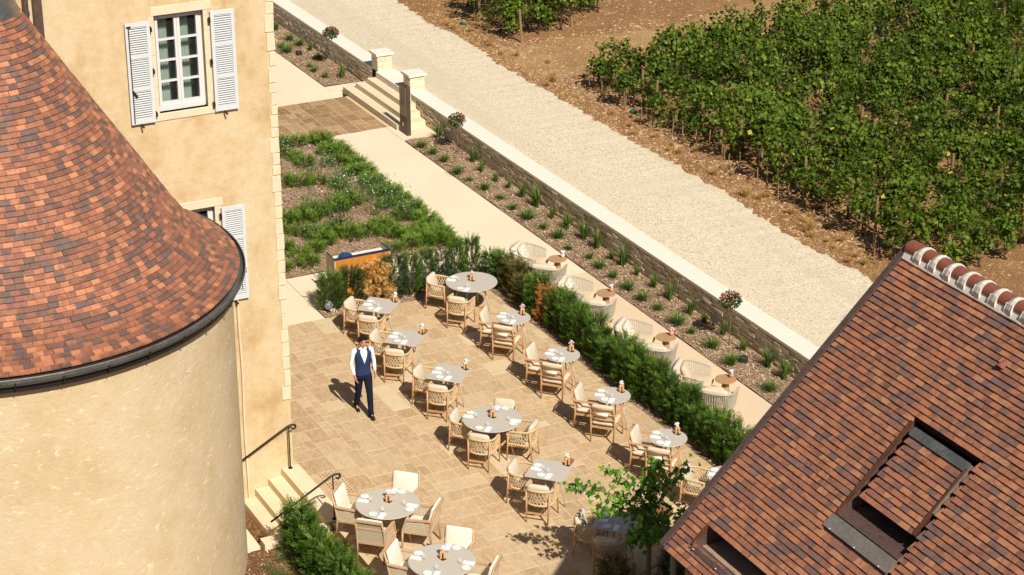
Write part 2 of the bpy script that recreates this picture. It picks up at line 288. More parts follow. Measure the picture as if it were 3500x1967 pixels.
class MB:
    def __init__(s): s.v = []; s.f = []; s.r = []; s.cur = None
    def add(s, vs, fs):
        b = len(s.v); s.v += [tuple(x) for x in vs]; s.f += [tuple(i+b for i in f) for f in fs]
        if s.cur is not None: s.r += [s.cur]*len(fs)
        return s
    def box(s, x0, x1, y0, y1, z0, z1, skip=''):
        vs = [(x0,y0,z0),(x1,y0,z0),(x1,y1,z0),(x0,y1,z0),(x0,y0,z1),(x1,y0,z1),(x1,y1,z1),(x0,y1,z1)]
        return s.add(vs, [(0,3,2,1),(4,5,6,7),(0,1,5,4),(1,2,6,5),(2,3,7,6),(3,0,4,7)])
    def bar(s, a, b, w, h, up=(0, 0, 1)):
        a = Vector(a); b = Vector(b); d = (b-a).normalized(); u = Vector(up)
        if abs(d.dot(u)) > 0.98: u = Vector((1, 0, 0))
        sx = d.cross(u).normalized(); sz = sx.cross(d)
        vs = [p + sx*i*w/2 + sz*j*h/2 for p in (a, b) for i, j in ((-1,-1),(1,-1),(1,1),(-1,1))]
        return s.add(vs, [(3,2,1,0),(4,5,6,7),(0,1,5,4),(1,2,6,5),(2,3,7,6),(3,0,4,7)])
    def tube(s, pts, r, n=6, caps=True):
        P = [Vector(p) for p in pts]; rs = r if isinstance(r, (list, tuple)) else [r]*len(P)
        t0 = (P[1]-P[0]).normalized(); u = t0.orthogonal().normalized(); vs = []; m = len(P)
        for i, p in enumerate(P):
            t = (P[min(i+1, m-1)] - P[max(i-1, 0)]).normalized()
            u = (u - t*u.dot(t)); u = u.normalized() if u.length > 1e-6 else t.orthogonal().normalized(); w = t.cross(u)
            for k in range(n):
                a = 2*math.pi*k/n; vs.append(p + (u*math.cos(a) + w*math.sin(a))*rs[i])
        fs = [(i*n+k, i*n+(k+1) % n, (i+1)*n+(k+1) % n, (i+1)*n+k) for i in range(m-1) for k in range(n)]
        if caps: fs += [tuple(reversed(range(n))), tuple(range((m-1)*n, m*n))]
        return s.add(vs, fs)
    def lathe(s, prof, n=20, c=(0, 0, 0)):
        vs = []
        for r, z in prof:
            for k in range(n):
                a = 2*math.pi*k/n; vs.append((c[0]+r*math.cos(a), c[1]+r*math.sin(a), c[2]+z))
        m = len(prof); fs = [(i*n+k, i*n+(k+1) % n, (i+1)*n+(k+1) % n, (i+1)*n+k) for i in range(m-1) for k in range(n)]
        fs += [tuple(reversed(range(n))), tuple(range((m-1)*n, m*n))]
        return s.add(vs, fs)
    def loft(s, rings, n=20, caps=True, skip=None):
        """rings: (cx,cy,cz,rx,ry[,tiltx]) horizontal ellipses"""
        vs = []
        for q in rings:
            cx, cy, cz, rx, ry = q[:5]; tl = q[5] if len(q) > 5 else 0
            for k in range(n):
                a = 2*math.pi*k/n; vs.append((cx+rx*math.cos(a), cy+ry*math.sin(a), cz+tl*math.cos(a)))
        m = len(rings); fs = []
        for i in range(m-1):
            for k in range(n):
                if skip and skip(i, (k+0.5)*2*math.pi/n): continue
                fs.append((i*n+k, i*n+(k+1) % n, (i+1)*n+(k+1) % n, (i+1)*n+k))
        if caps: fs += [tuple(reversed(range(n))), tuple(range((m-1)*n, m*n))]
        return s.add(vs, fs)
    def pillow(s, c, size, rot=(0, 0, 0), e=0.32, n=12, m=8, sag=0.0):
        M = Matrix.Rotation(rot[2], 3, 'Z') @ Matrix.Rotation(rot[1], 3, 'Y') @ Matrix.Rotation(rot[0], 3, 'X')
        pw = lambda x, p: math.copysign(abs(x)**p, x); vs = []
        for i in range(m+1):
            ph = -math.pi/2 + math.pi*i/m
            for k in range(n*2):
                th = math.pi*k/n
                x = pw(math.cos(ph), 0.45)*pw(math.cos(th), e); y = pw(math.cos(ph), 0.45)*pw(math.sin(th), e); z = pw(math.sin(ph), 0.8)
                p = Vector((x*size[0]/2, y*size[1]/2, z*size[2]/2 - sag*(1-x*x)*(1-y*y))); vs.append(Vector(c) + M @ p)
        N = n*2; fs = [(i*N+k, i*N+(k+1) % N, (i+1)*N+(k+1) % N, (i+1)*N+k) for i in range(m) for k in range(N)]
        return s.add(vs, fs)
    def sphere(s, c, r, n=8, m=6, sz=1.0, sx=1.0, sy=1.0):
        prof = [(max(1e-4, math.sin(math.pi*i/m)), -math.cos(math.pi*i/m)) for i in range(m+1)]; vs = []
        for q, z in prof:
            for k in range(n): a = 2*math.pi*k/n; vs.append((c[0]+q*r*sx*math.cos(a), c[1]+q*r*sy*math.sin(a), c[2]+z*r*sz))
        return s.add(vs, [(i*n+k, i*n+(k+1) % n, (i+1)*n+(k+1) % n, (i+1)*n+k) for i in range(m) for k in range(n)])
    def mesh(s, name, smooth=False):
        me = bpy.data.meshes.new(name); me.from_pydata([tuple(v) for v in s.v], [], s.f); me.update()
        if smooth: me.polygons.foreach_set('use_smooth', np.ones(len(me.polygons), dtype=bool))
        if s.r: a = me.attributes.new('rnd', 'FLOAT', 'FACE'); a.data.foreach_set('value', np.array(s.r, dtype=np.float32))
        return me
    def build(s, name, mat, parent=None, smooth=False, loc=(0, 0, 0), rot=None, bevel=0.0):
        me = s.mesh(name, smooth)
        if bevel:
            bm = bmesh.new(); bm.from_mesh(me); bmesh.ops.bevel(bm, geom=bm.edges[:], offset=bevel, segments=2, affect='EDGES', profile=0.6); bm.to_mesh(me); bm.free()
        return link(name, me, mat, parent, loc, rot)
def tag(o, label=None, cat=None, group=None, kind=None):
    if label: o['label'] = label
    if cat: o['category'] = cat
    if group: o['group'] = group
    if kind: o['kind'] = kind
    return o
def thing(name, label, cat, loc=(0, 0, 0), rz=0.0, group=None):
    o = bpy.data.objects.new(name, None); C.objects.link(o); o.location = loc; o.rotation_euler = (0, 0, rz); o.empty_display_size = 0.1
    return tag(o, label, cat, group)
def struct(name, mb, mat, parent=None, smooth=False):
    o = mb.build(name, mat, parent, smooth)
    if parent is None: o['kind'] = 'structure'
    return o
def copy_tree(o, parent=None, kids=None):
    c = o.copy(); C.objects.link(c); c.parent = parent
    for ch in KIDS.get(o.name, []) if kids is None else kids: copy_tree(ch, c)
    return c
KIDS = {}
def register(root):
    """remember a prototype's tree so copying does not rescan the scene"""
    for o in list(bpy.data.objects):
        if o.parent is not None: KIDS.setdefault(o.parent.name, []); (KIDS[o.parent.name].append(o) if o not in KIDS[o.parent.name] else None)
def top300(items, key, n=300):
    idx = sorted(range(len(items)), key=lambda i: -key(items[i])); return set(idx[:n])
def inframe(p, m=20):
    u, v, f = proj(p); return -m < u < 3500+m and -m < v < 1967+m

# ------------------------------------------------------------------ ground, terrace, paths, road
BASE_Z = -0.64
struct('ground', MB().box(-260, 260, -260, 23.7, BASE_Z-0.3, BASE_Z-0.05), 'bed_soil')
struct('lower_court', MB().box(-33.96, -28.0, 6.0, 11.16, BASE_Z-0.04, BASE_Z), 'concrete_cream')
struct('vineyard_ground', MB().box(-260, 260, 23.9, 300, 0.2, 0.60), 'vineyard_soil')

def opus(s0, s1, t0, t1, unit, seed, choices):
    rg = random.Random(seed); nx = int(round((s1-s0)/unit)); ny = int(round((t1-t0)/unit)); occ = [[False]*ny for _ in range(nx)]; out = []
    for i in range(nx):
        for j in range(ny):
            if occ[i][j]: continue
            ch = choices[:]; rg.shuffle(ch); ch.append((1, 1))
            for a, b in ch:
                if i+a <= nx and j+b <= ny and all(not occ[i+x][j+y] for x in range(a) for y in range(b)):
                    for x in range(a):
                        for y in range(b): occ[i+x][j+y] = True
                    out.append((s0+i*unit, s0+(i+a)*unit, t0+j*unit, t0+(j+b)*unit)); break
    return out
def slab_mesh(a, b, th=0.03, ch=0.004):
    m = MB(); v = [(0,0,-th),(a,0,-th),(a,b,-th),(0,b,-th),(0,0,-ch),(a,0,-ch),(a,b,-ch),(0,b,-ch),(ch,ch,0),(a-ch,ch,0),(a-ch,b-ch,0),(ch,b-ch,0)]
    m.add(v, [(8,9,10,11),(4,5,9,8),(5,6,10,9),(6,7,11,10),(7,4,8,11),(0,1,5,4),(1,2,6,5),(2,3,7,6),(3,0,4,7)]); return m
def pave(parent, cells, gap, mat, matfar, rg, keep=lambda c: True, zj=0.0015):
    cells = [c for c in cells if keep(c)]
    def size(c):
        p = ((c[0]+c[1])/2, (c[2]+c[3])/2, 0); u, v, f = proj(p)
        return ((c[1]-c[0])*(c[3]-c[2])/f/f) if inframe(p, 60) else 0
    top = top300(cells, size); far = MB(); cache = {}
    for i, c in enumerate(cells):
        a, b = c[1]-c[0]-gap, c[3]-c[2]-gap; z = rg.uniform(-zj, zj)
        if i in top:
            k = (round(a, 3), round(b, 3))
            if k not in cache: cache[k] = slab_mesh(a, b).mesh('paving_stone')
            link('paving_stone', cache[k], mat, parent, (c[0]+gap/2, c[2]+gap/2, z), (rg.uniform(-1, 1)*0.002, rg.uniform(-1, 1)*0.002, 0))
        else:
            far.cur = rg.random(); m = slab_mesh(a, b); far.add([(x+c[0]+gap/2, y+c[2]+gap/2, w+z) for x, y, w in m.v], m.f)
    if far.f: tag(far.build('distant_paving', matfar, parent), kind='stuff')
TER = struct('terrace', MB().box(-40.2, -23.8, 12.38, 19.75, -0.6, -0.004).box(-31.5, -23.8, 12.30, 12.38, -0.6, -0.004), 'mortar')
rg = random.Random(3)
pave(TER, opus(-31.3, -23.9, 12.39, 12.59, 0.2, 4, [(2,1),(3,1),(2,1)]) + opus(-40.2, -23.8, 12.59, 19.75, 0.2, 11, [(3,2),(2,3),(2,2),(2,3),(3,2),(2,1),(1,2),(4,2),(3,3)]), 0.014, 'paving', 'paving_far', rg)
PLAZA = struct('entrance_plaza', MB().box(-54.95, -51.8, 14.0, 22.5, -0.4, -0.007), 'mortar_brown')
pave(PLAZA, opus(-54.95, -51.75, 17.4, 22.48, 0.2, 5, [(3,2),(2,3),(2,2),(3,2),(4,2),(2,1),(1,2)]), 0.022, 'plaza_stone', 'paving_far', rg)
# concrete paths
struct('cross_path', MB().box(-42.72, -40.2, 12.52, 15.71, -0.4, 0.0).box(-42.72, -40.86, 15.72, 20.5, -0.4, 0.0), 'concrete_cream')
struct('garden_path', MB().box(-51.79, -39.86, 20.51, 22.31, -0.4, 0.0), 'concrete_cream')
struct('lounge_path', MB().box(-39.85, -22.0, 20.5, 22.31, -0.4, 0.0), 'concrete_pink')
struct('entrance_path', MB().box(-75, -54.96, 13.0, 22.19, -0.4, 0.0).box(-56.08, -55.45, 22.2, 23.42, -0.4, -0.002), 'concrete_cream')
struct('step_apron', MB().box(-51.44, -50.52, 22.32, 23.44, -0.4, 0.001).box(-51.79, -51.45, 22.32, 22.50, -0.4, 0.0), 'concrete_cream')

# mulched beds
def bed_sheet(name, s0, s1, t0, t1, mat, step=0.25, z=0.03, amp=0.03):
    nx = max(2, int((s1-s0)/step)); ny = max(2, int((t1-t0)/step)); xs = np.linspace(s0, s1, nx+1); ys = np.linspace(t0, t1, ny+1)
    Z = z + amp*(RNG.random((nx+1, ny+1))-0.5); V = np.stack(np.broadcast_arrays(xs[:, None], ys[None, :], Z), -1).reshape(-1, 3)
    i, j = np.meshgrid(np.arange(nx), np.arange(ny), indexing='ij'); a = (i*(ny+1)+j).ravel(); F = np.stack([a, a+ny+1, a+ny+2, a+1], 1)
    o = link(name, np_mesh(name, V, F, smooth=True), mat); o['kind'] = 'structure'; return o
struct('bed_fill', MB().box(-51.78, -42.73, 12.52, 20.5, -0.5, -0.02).box(-40.85, -40.21, 15.73, 20.49, -0.5, -0.02).box(-40.2, -22, 19.76, 20.49, -0.5, -0.02).box(-50.5, -22, 22.33, 23.5, -0.5, -0.02).box(-75, -56.1, 22.2, 23.5, -0.5, -0.02).box(-31.4, -24, 8.5, 12.28, -0.62, -0.14), 'bed_soil')
bed_sheet('shrub_bed', -51.78, -42.73, 12.52, 20.5, 'mulch', z=0.01)
bed_sheet('hedge_bed', -40.85, -40.21, 15.73, 20.49, 'mulch', z=0.0)
bed_sheet('hedge_bed', -40.2, -22, 19.76, 20.49, 'mulch', z=0.0)
bed_sheet('wall_bed', -50.5, -22, 22.33, 23.44, 'mulch', z=0.01)
bed_sheet('wall_bed', -75, -56.1, 22.2, 23.44, 'mulch', z=0.01)
bed_sheet('stair_bed', -31.4, -24, 8.5, 12.28, 'bed_soil', z=-0.12, amp=0.06)
def scatter_quads(name, mat, areas, size, parent=None, aspect=3.0, lift=0.02, rnd_pow=1.0):
    Vs = []; rs = []
    for (s0, s1, t0, t1, z, n) in areas:
        x = RNG.uniform(s0, s1, n); y = RNG.uniform(t0, t1, n); a = RNG.uniform(0, 6.283, n); L = size*RNG.uniform(0.5, 1.6, n); W = L/aspect*RNG.uniform(0.6, 1.4, n)
        tz = RNG.uniform(-0.5, 0.5, n)*L; c, s_ = np.cos(a), np.sin(a); zz = z + RNG.uniform(0.2, 1.0, n)*lift
        for du, dv in ((-.5,-.5),(.5,-.5),(.5,.5),(-.5,.5)):
            Vs.append(np.stack([x+du*L*c-dv*W*s_, y+du*L*s_+dv*W*c, zz+du*tz], 1))
        rs.append(RNG.random(n)**rnd_pow)
    K = len(areas); V = []; 
    for k in range(K): V.append(np.stack(Vs[4*k:4*k+4], 1).reshape(-1, 3))
    V = np.concatenate(V); F = np.arange(len(V)).reshape(-1, 4)
    return link(name, np_mesh(name, V, F, np.concatenate(rs)), mat, parent)
tag(scatter_quads('wood_chips', 'chip', [(-51.7,-42.8,14.0,20.45,0.02,18000), (-40.8,-40.25,15.8,20.4,0.01,1400), (-40.2,-26,19.8,20.45,0.01,5000), (-50.4,-26,22.36,23.4,0.02,18000), (-66,-56.2,22.25,23.4,0.02,6000), (-31.3,-25,9.5,12.2,-0.1,1500)], 0.042, rnd_pow=0.75), 'loose wood chip mulch spread over the planting beds', 'mulch', kind='stuff')

# gravel road with a ragged edge on the vineyard side
n = 700; xs = np.linspace(-95, -5, n); edge = 27.2 + np.convolve(RNG.normal(0, 0.28, n+24), np.ones(25)/8, 'valid')*.35 + RNG.normal(0, 0.05, n)
V = np.concatenate([np.stack([xs, np.full(n, 23.88), np.full(n, 0.622)], 1), np.stack([xs, edge-0.12, np.full(n, 0.628)], 1), np.stack([xs, edge, np.full(n, 0.602)], 1)])
i = np.arange(n-1); F = np.concatenate([np.stack([i, i+1, i+1+n, i+n], 1), np.stack([i+n, i+1+n, i+1+2*n, i+2*n], 1)])
o = link('gravel_road', np_mesh('gravel_road', V, F), 'gravel'); o['kind'] = 'structure'
i = np.arange(60); lx = np.linspace(27.5, 70, 60)
lV = np.concatenate([np.stack([-54.9+0.35*np.sin(lx*0.8)-0.10*(lx-27), lx, np.full(60, 0.606)], 1), np.stack([-52.0+0.3*np.sin(lx*0.9+1)-0.10*(lx-27), lx, np.full(60, 0.606)], 1)]); i = np.arange(59)
o = link('dry_lane', np_mesh('dry_lane', lV, np.stack([i, i+1, i+61, i+60], 1)), 'dry_lane'); o['kind'] = 'structure'
# loose stones (real little lumps)
def pebbles(name, areas, label, mat='pebble'):
    base = np.array([(1,0,0),(0,1,0),(-1,0,0),(0,-1,0),(0,0,1)], float); tri = np.array([(0,1,4),(1,2,4),(2,3,4),(3,0,4)]); Vs = []; n0 = 0; rs = []
    for (s0, s1, t0, t1, z, n, sz) in areas:
        p = np.stack([RNG.uniform(s0, s1, n), RNG.uniform(t0, t1, n), np.full(n, z)], 1); k = sz*RNG.uniform(0.4, 1.7, n)
        sc = np.stack([k, k*RNG.uniform(0.5, 1, n), k*RNG.uniform(0.35, 0.7, n)], 1); a = RNG.uniform(0, 6.28, n); c, s_ = np.cos(a)[:, None], np.sin(a)[:, None]
        b = base[None]*sc[:, None, :]*RNG.uniform(0.7, 1.3, (n, 5, 1)); x = b[..., 0]*c-b[..., 1]*s_; y = b[..., 0]*s_+b[..., 1]*c
        Vs.append((np.stack([x, y, b[..., 2]], -1)+p[:, None, :]).reshape(-1, 3)); rs.append(np.repeat(RNG.random(n), 4)); n0 += n
    F = (np.arange(n0)[:, None, None]*5+tri[None]).reshape(-1, 3)
    return tag(link(name, np_mesh(name, np.concatenate(Vs), F, np.concatenate(rs)), mat), label, 'stones', kind='stuff')
pebbles('field_stones', [(-64, -34, 27.2, 50, 0.60, 9000, 0.035), (-60, -36, 27.1, 28.8, 0.60, 2500, 0.035), (-56, -50, 27.5, 36, 0.60, 1500, 0.04)], 'small pale limestone pieces lying on the vineyard soil')
pebbles('loose_gravel', [(-64, -34, 26.6, 27.5, 0.61, 3000, 0.018), (-62, -28, 24.0, 27.0, 0.622, 5000, 0.013)], 'loose gravel on the road and along its ragged edge')

# ------------------------------------------------------------------ garden wall, pillars, steps
def stone_block(m, x0, x1, y0, y1, z0, z1, j, rg):
    v = [(x+rg.uniform(-j, j), y+rg.uniform(-j, j), z+rg.uniform(-j, j)) for x, y, z in [(x0,y0,z0),(x1,y0,z0),(x1,y1,z0),(x0,y1,z0),(x0,y0,z1),(x1,y0,z1),(x1,y1,z1),(x0,y1,z1)]]
    m.add(v, [(0,3,2,1),(4,5,6,7),(0,1,5,4),(1,2,6,5),(2,3,7,6),(3,0,4,7)])
def dry_wall(name, label, s0, s1, tf, ztop, z0=-0.1):
    w = thing(name, label, 'wall', (s0, tf, 0))
    MB().box(0, s1-s0, 0.045, 0.5, z0, ztop-0.07).build('core', 'bed_soil', w)
    rgw = random.Random(name+str(s0)); stones = []; z = z0
    while z < ztop-0.085:
        h = rgw.uniform(0.05, 0.105); h = min(h, ztop-0.072-z); x = s0 - rgw.uniform(0, 0.2)
        while x < s1:
            L = rgw.uniform(0.10, 0.36); a = max(x, s0); b = min(x+L, s1)
            if b-a > 0.05: stones.append((a, b, z, z+h, rgw.uniform(-0.025, 0.03)))
            x += L
        z += h
    def key(q):
        p = ((q[0]+q[1])/2, tf, (q[2]+q[3])/2); u, v, f = proj(p); return (q[1]-q[0])*(q[3]-q[2])/f/f if inframe(p) and q[3] > 0.02 else 0
    top = top300(stones, key); far = MB()
    for i, q in enumerate(stones):
        g = 0.013
        if i in top:
            m = MB(); stone_block(m, 0, q[1]-q[0]-g, q[4]-0.0, 0.10, 0, q[3]-q[2]-g, 0.007, rgw); m.build('stone', 'wall_stone', w, loc=(q[0]-s0, 0, q[2]))
        else:
            far.cur = rgw.random(); stone_block(far, q[0]-s0, q[1]-s0-g, q[4], 0.10, q[2], q[3]-g, 0.007, rgw)
    if far.f: tag(far.build('distant_stonework', 'wall_stone_far', w), kind='stuff')
    x = s0
    while x < s1-0.05:
        L = min(rgw.uniform(0.85, 1.05), s1-x); zj = rgw.uniform(-0.002, 0.002)
        MB().box(0.003, L-0.003, -0.02, 0.50, ztop-0.068, ztop+zj).build('cap_stone', 'cap_stone', w, loc=(x-s0, 0, 0), bevel=0.006); x += L
    return w
TW = 23.43
dry_wall('garden_wall', 'long dry stone retaining wall with pale flat capstones running behind the rose bed', -52.5, -20.0, TW, 0.68)
dry_wall('garden_wall', 'dry stone retaining wall with pale capstones left of the entrance steps, meeting the house corner', -80.0, -55.3, TW, 0.68)
def pillar(s0, label):
    p = thing('gate_pillar', label, 'pillar', (s0, TW+0.01, 0.62), group='stone pillars beside the entrance steps'); rgp = random.Random(s0)
    MB().box(0.02, 0.43, 0.02, 0.43, 0, 0.5).build('core', 'mulch', p); z = 0.04
    while z < 0.48:
        h = rgp.uniform(0.075, 0.11); h = min(h, 0.505-z); c = rgp.uniform(0.15, 0.3)
        for a, b in ((0, c), (c, 0.45)):
            for fc in range(4):
                m = MB(); stone_block(m, 0, b-a-0.006, -rgp.uniform(0, 0.012), 0.06, 0, h-0.006, 0.005, rgp)
                loc, rz = {0: ((a, 0, z), 0), 1: ((0.45, a, z), PI/2), 2: ((0.45-a, 0.45, z), PI), 3: ((0, 0.45-a, z), -PI/2)}[fc]
                m.build('stone', 'wall_stone', p, loc=loc, rot=(0, 0, rz))
        z += h
    MB().box(-0.06, 0.51, -0.06, 0.51, 0.51, 0.58).build('cap_stone', 'cap_stone', p, bevel=0.008)

pillar(-55.30, 'square stone gate pillar left of the entrance steps'); pillar(-52.95, 'square stone gate pillar right of the steps, behind the brown sign')
st = thing('entrance_steps', 'four cream stone steps climbing from the plaza to the gravel road', 'steps', (-53.4, 22.5, 0))
for k, (a, b, c0) in enumerate([(-55.40, -51.42, 22.52), (-55.12, -51.78, 22.82), (-54.90, -52.08, 23.10), (-54.84, -52.4, 23.38)]):
    MB().box(a+53.4, b+53.4, c0-22.5, (23.43 if k < 2 else 23.9)-22.5-0.002*k, -0.05, 0.16*(k+1)-0.002).build('step', 'step_stone', st, bevel=0.006)
MB().box(-54.84+53.4, -52.96+53.4, 0.865, 1.46, 0.3, 0.662).build('landing', 'cap_stone', st, bevel=0.005)
# sign totem
sg = thing('sign_totem', 'tall dark brown sign totem standing at the corner of the entrance steps', 'sign', (-51.05, 22.62, 0))
MB().box(-0.25, 0.25, -0.06, 0.06, 0, 1.45).build('post', 'sign_brown', sg, bevel=0.008)
MB().box(-0.2, 0.2, -0.068, -0.058, 0.55, 1.40).build('panel', 'sign_panel', sg)
for zz, w in ((1.22, .10), (1.08, .05), (1.04, .14), (0.98, .12), (0.94, .16), (0.90, .10), (0.84, .12), (0.66, .07)):
    MB().box(-w/2-0.02, w/2-0.02, -0.0695, -0.0675, zz-0.008, zz+0.008).build('text_line', 'sign_ink', sg)
m = MB(); m.tube([(0.03*math.cos(a)-0.02, -0.063, 0.27+0.045*math.sin(a)) for a in np.linspace(0.5, 5.6, 12)], 0.006, 5); m.tube([(-0.04, -0.063, 0.33), (-0.01, -0.063, 0.24)], 0.005, 5); m.build('emblem', 'cap_stone', sg)

# ------------------------------------------------------------------ manor house facade
SF = -33.96; TC = 12.49
def wall_holes(m, x_front, x_back, y0, y1, z0, z1, holes):
    ys = sorted({y0, y1, *[h[0] for h in holes], *[h[1] for h in holes]}); zs = sorted({z0, z1, *[h[2] for h in holes], *[h[3] for h in holes]})
    inh = lambda y, z: any(h[0] < y < h[1] and h[2] < z < h[3] for h in holes)
    for a, b in zip(ys, ys[1:]):
        for c, d in zip(zs, zs[1:]):
            if inh((a+b)/2, (c+d)/2): continue
            m.add([(x_front, a, c), (x_front, b, c), (x_front, b, d), (x_front, a, d)], [(0, 1, 2, 3)])
            m.add([(x_back, a, c), (x_back, b, c), (x_back, b, d), (x_back, a, d)], [(3, 2, 1, 0)])
    for h in holes:
        a, b, c, d = h
        for p, q in (((a, c), (b, c)), ((b, c), (b, d)), ((b, d), (a, d)), ((a, d), (a, c))):
            m.add([(x_front, *p), (x_back, *p), (x_back, *q), (x_front, *q)], [(0, 1, 2, 3)])
HOUSE = thing('manor_house', 'ochre rendered manor house with grey shutters and pale corner quoins', 'house', (SF, TC, 0))
WIN = [(10.30, 11.20, 7.58, 9.36), (10.30, 11.20, 3.86, 5.66)]
m = MB(); wall_holes(m, 0, -0.45, -9.5, 0, -1.2, 12.5, [(a-TC, b-TC, c, d) for a, b, c, d in WIN])
m.add([(0, 0, -1.2), (-16, 0, -1.2), (-16, 0, 12.5), (0, 0, 12.5)], [(0, 1, 2, 3)]); m.add([(0, -9.5, 12.5), (0, 0, 12.5), (-16, 0, 12.5), (-16, -9.5, 12.5)], [(0, 1, 2, 3)]); m.add([(0, -9.5, -1.2), (-16, -9.5, -1.2), (-16, -9.5, 12.5), (0, -9.5, 12.5)], [(3, 2, 1, 0)])
m.build('wall', 'facade_plaster', HOUSE)
rgq = random.Random(5); z = 1.45
while z < 12.3:
    h = rgq.uniform(0.17, 0.36); w = rgq.choice([0.10, 0.13, 0.16])
    m = MB(); stone_block(m, -0.25, 0.018, -w, 0.02, 0, h-0.015, 0.008, rgq); m.build('quoin', 'dressed_stone', HOUSE, loc=(0, rgq.uniform(-0.004, 0.004), z), bevel=0.012); z += h
slat_me = {}
def shutter(y0, y1, z0, z1, hinge, bar=False):
    sh = MB().build('shutter', 'shutter_paint', HOUSE) if False else None
    W = y1-y0; Hh = z1-z0; m = MB(); st = 0.06; xs = (0.035, 0.075)
    m.box(xs[0], xs[1], 0, st, 0, Hh); m.box(xs[0], xs[1], W-st, W, 0, Hh)
    rails = [(0, 0.11), (Hh*0.345-0.03, Hh*0.345+0.05), (Hh*0.665-0.03, Hh*0.665+0.05), (Hh-0.08, Hh)]
    for a, b in rails: m.box(xs[0]+0.002, xs[1]-0.002, st, W-st, a, b)
    o = m.build('shutter', 'shutter_paint', HOUSE, loc=(0, y0-TC, z0))
    key = round(W, 3)
    if key not in slat_me:
        s = MB(); s.add([(0.040, 0, 0.008), (0.040, 0, -0.001), (0.066, 0, -0.015), (0.066, 0, -0.006), (0.040, W-2*st, 0.008), (0.040, W-2*st, -0.001), (0.066, W-2*st, -0.015), (0.066, W-2*st, -0.006)], [(0,1,2,3),(7,6,5,4),(0,4,5,1),(1,5,6,2),(2,6,7,3),(3,7,4,0)]); slat_me[key] = s.mesh('slat')
    for (a0, a1), (b0, b1) in zip(rails, rails[1:]):
        nn = max(3, int((b0-a1)/0.0385)); dz = (b0-a1)/nn
        for k in range(nn): link('slat', slat_me[key], 'shutter_paint', o, (0, st, a1+(k+0.6)*dz+0.006))
    MB().box(0.0365, 0.0385, st, W-st, 0.11, Hh-0.08).build('dark_gap_sheet', 'interior_dark', o)  # dark sheet added behind the slats so the gaps between them show dark
    for zz in (0.13, Hh*0.5, Hh-0.16):
        hb = MB(); y = W+0.02 if hinge == 'right' else -0.02; hb.box(0.02, 0.09, y-0.018, y+0.018, zz-0.035, zz+0.035); hb.tube([(0.05, y, zz-0.055), (0.05, y, zz+0.055)], 0.014, 6); hb.build('hinge', 'black_iron', o)
    MB().bar((0.05, W*0.4, -0.02), (0.13, W*0.45, -0.06), 0.025, 0.03).build('catch', 'black_iron', o)
    if bar:
        b = MB(); b.tube([(0.088, 0.055, 0.03), (0.088, 0.055, Hh-0.05)], 0.009, 6); b.bar((0.088, 0.055, Hh*0.34), (0.10, 0.13, Hh*0.28), 0.02, 0.03); b.bar((0.088, 0.02, Hh-0.06), (0.088, 0.10, Hh-0.06), 0.02, 0.02); b.build('locking_bar', 'black_iron', o)
    return o
def window(y0, y1, z0, z1, rows):
    W = y1-y0; Hh = z1-z0; m = MB(); x0, x1 = -0.20, -0.13
    for a, b, c, d in ((0, 0.045, 0, Hh), (W-0.045, W, 0, Hh), (0.045, W-0.045, 0, 0.05), (0.045, W-0.045, Hh-0.05, Hh)): m.box(x0, x1, a, b, c, d)
    m.box(x0+0.01, x1+0.03, 0.02, W-0.02, -0.01, 0.075)
    wo = m.build('window', 'window_paint', HOUSE, loc=(0, y0-TC, z0))
    for k in (0, 1):
        a = 0.047 + k*(W/2-0.047)+0.002; b = a + (W/2-0.047)-0.004; c, d = 0.08, Hh-0.052; s = MB()
        for p in ((a, a+0.05, c, d), (b-0.05, b, c, d), (a+0.05, b-0.05, c, c+0.07), (a+0.05, b-0.05, d-0.05, d)): s.box(x0+0.005, x1+0.012, *p)
        for r in range(1, rows): zz = c+0.07 + (d-0.05-c-0.07)*r/rows; s.box(x0+0.015, x1+0.008, a+0.05, b-0.05, zz-0.016, zz+0.016)
        s.build('casement', 'window_paint', wo)
        for r in range(rows):
            zz0 = c+0.07 + (d-0.05-c-0.07)*r/rows; zz1 = c+0.07 + (d-0.05-c-0.07)*(r+1)/rows
            MB().box(x0+0.028, x0+0.034, a+0.05, b-0.05, zz0+0.014, zz1-0.014).build('pane', 'pane_glass', wo)
        cu = MB(); nn = 26; ya, yb = (a+0.0, a+0.27) if k == 0 else (a+0.02, a+0.26)
        vs = [(-0.34+0.03*math.sin(i*1.5), ya+(yb-ya)*i/nn, zz) for zz in (0.03, Hh-0.05) for i in range(nn+1)]
        cu.add(vs, [(i, i+1, nn+2+i, nn+1+i) for i in range(nn)]); cu.build('curtain', 'curtain', wo, smooth=True)
    MB().box(-1.6, -0.45, -0.3, W+0.3, -0.2, Hh+0.2).build('room_interior', 'interior_dark', wo)
    MB().box(-0.44, 0.012, -0.05, W+0.16, Hh, Hh+0.16).build('lintel', 'dressed_stone', HOUSE, loc=(0, y0-TC, z0), bevel=0.01)
    MB().box(-0.44, 0.02, -0.10, W+0.14, -0.14, 0).build('sill', 'dressed_stone', HOUSE, loc=(0, y0-TC, z0), bevel=0.012)
    rj = random.Random(int(z0*10)); zz = 0.0
    while zz < Hh-0.05:
        h = min(rj.uniform(0.22, 0.34), Hh-zz)
        for sd in (0, 1): MB().box(-0.44, 0.006, -0.09 if sd == 0 else W, 0 if sd == 0 else W+rj.uniform(0.07, 0.12), 0.003, h-0.004).build('jamb_stone', 'dressed_stone', HOUSE, loc=(0, y0-TC, z0+zz))
        zz += h
window(*WIN[0], 4); window(*WIN[1], 4)
for wy0, wy1, wz0, wz1 in WIN:
    shutter(9.76, 10.20, wz0-0.12, wz1-0.06, 'right', True); shutter(11.31, 11.75, wz0-0.10, wz1-0.03, 'left')
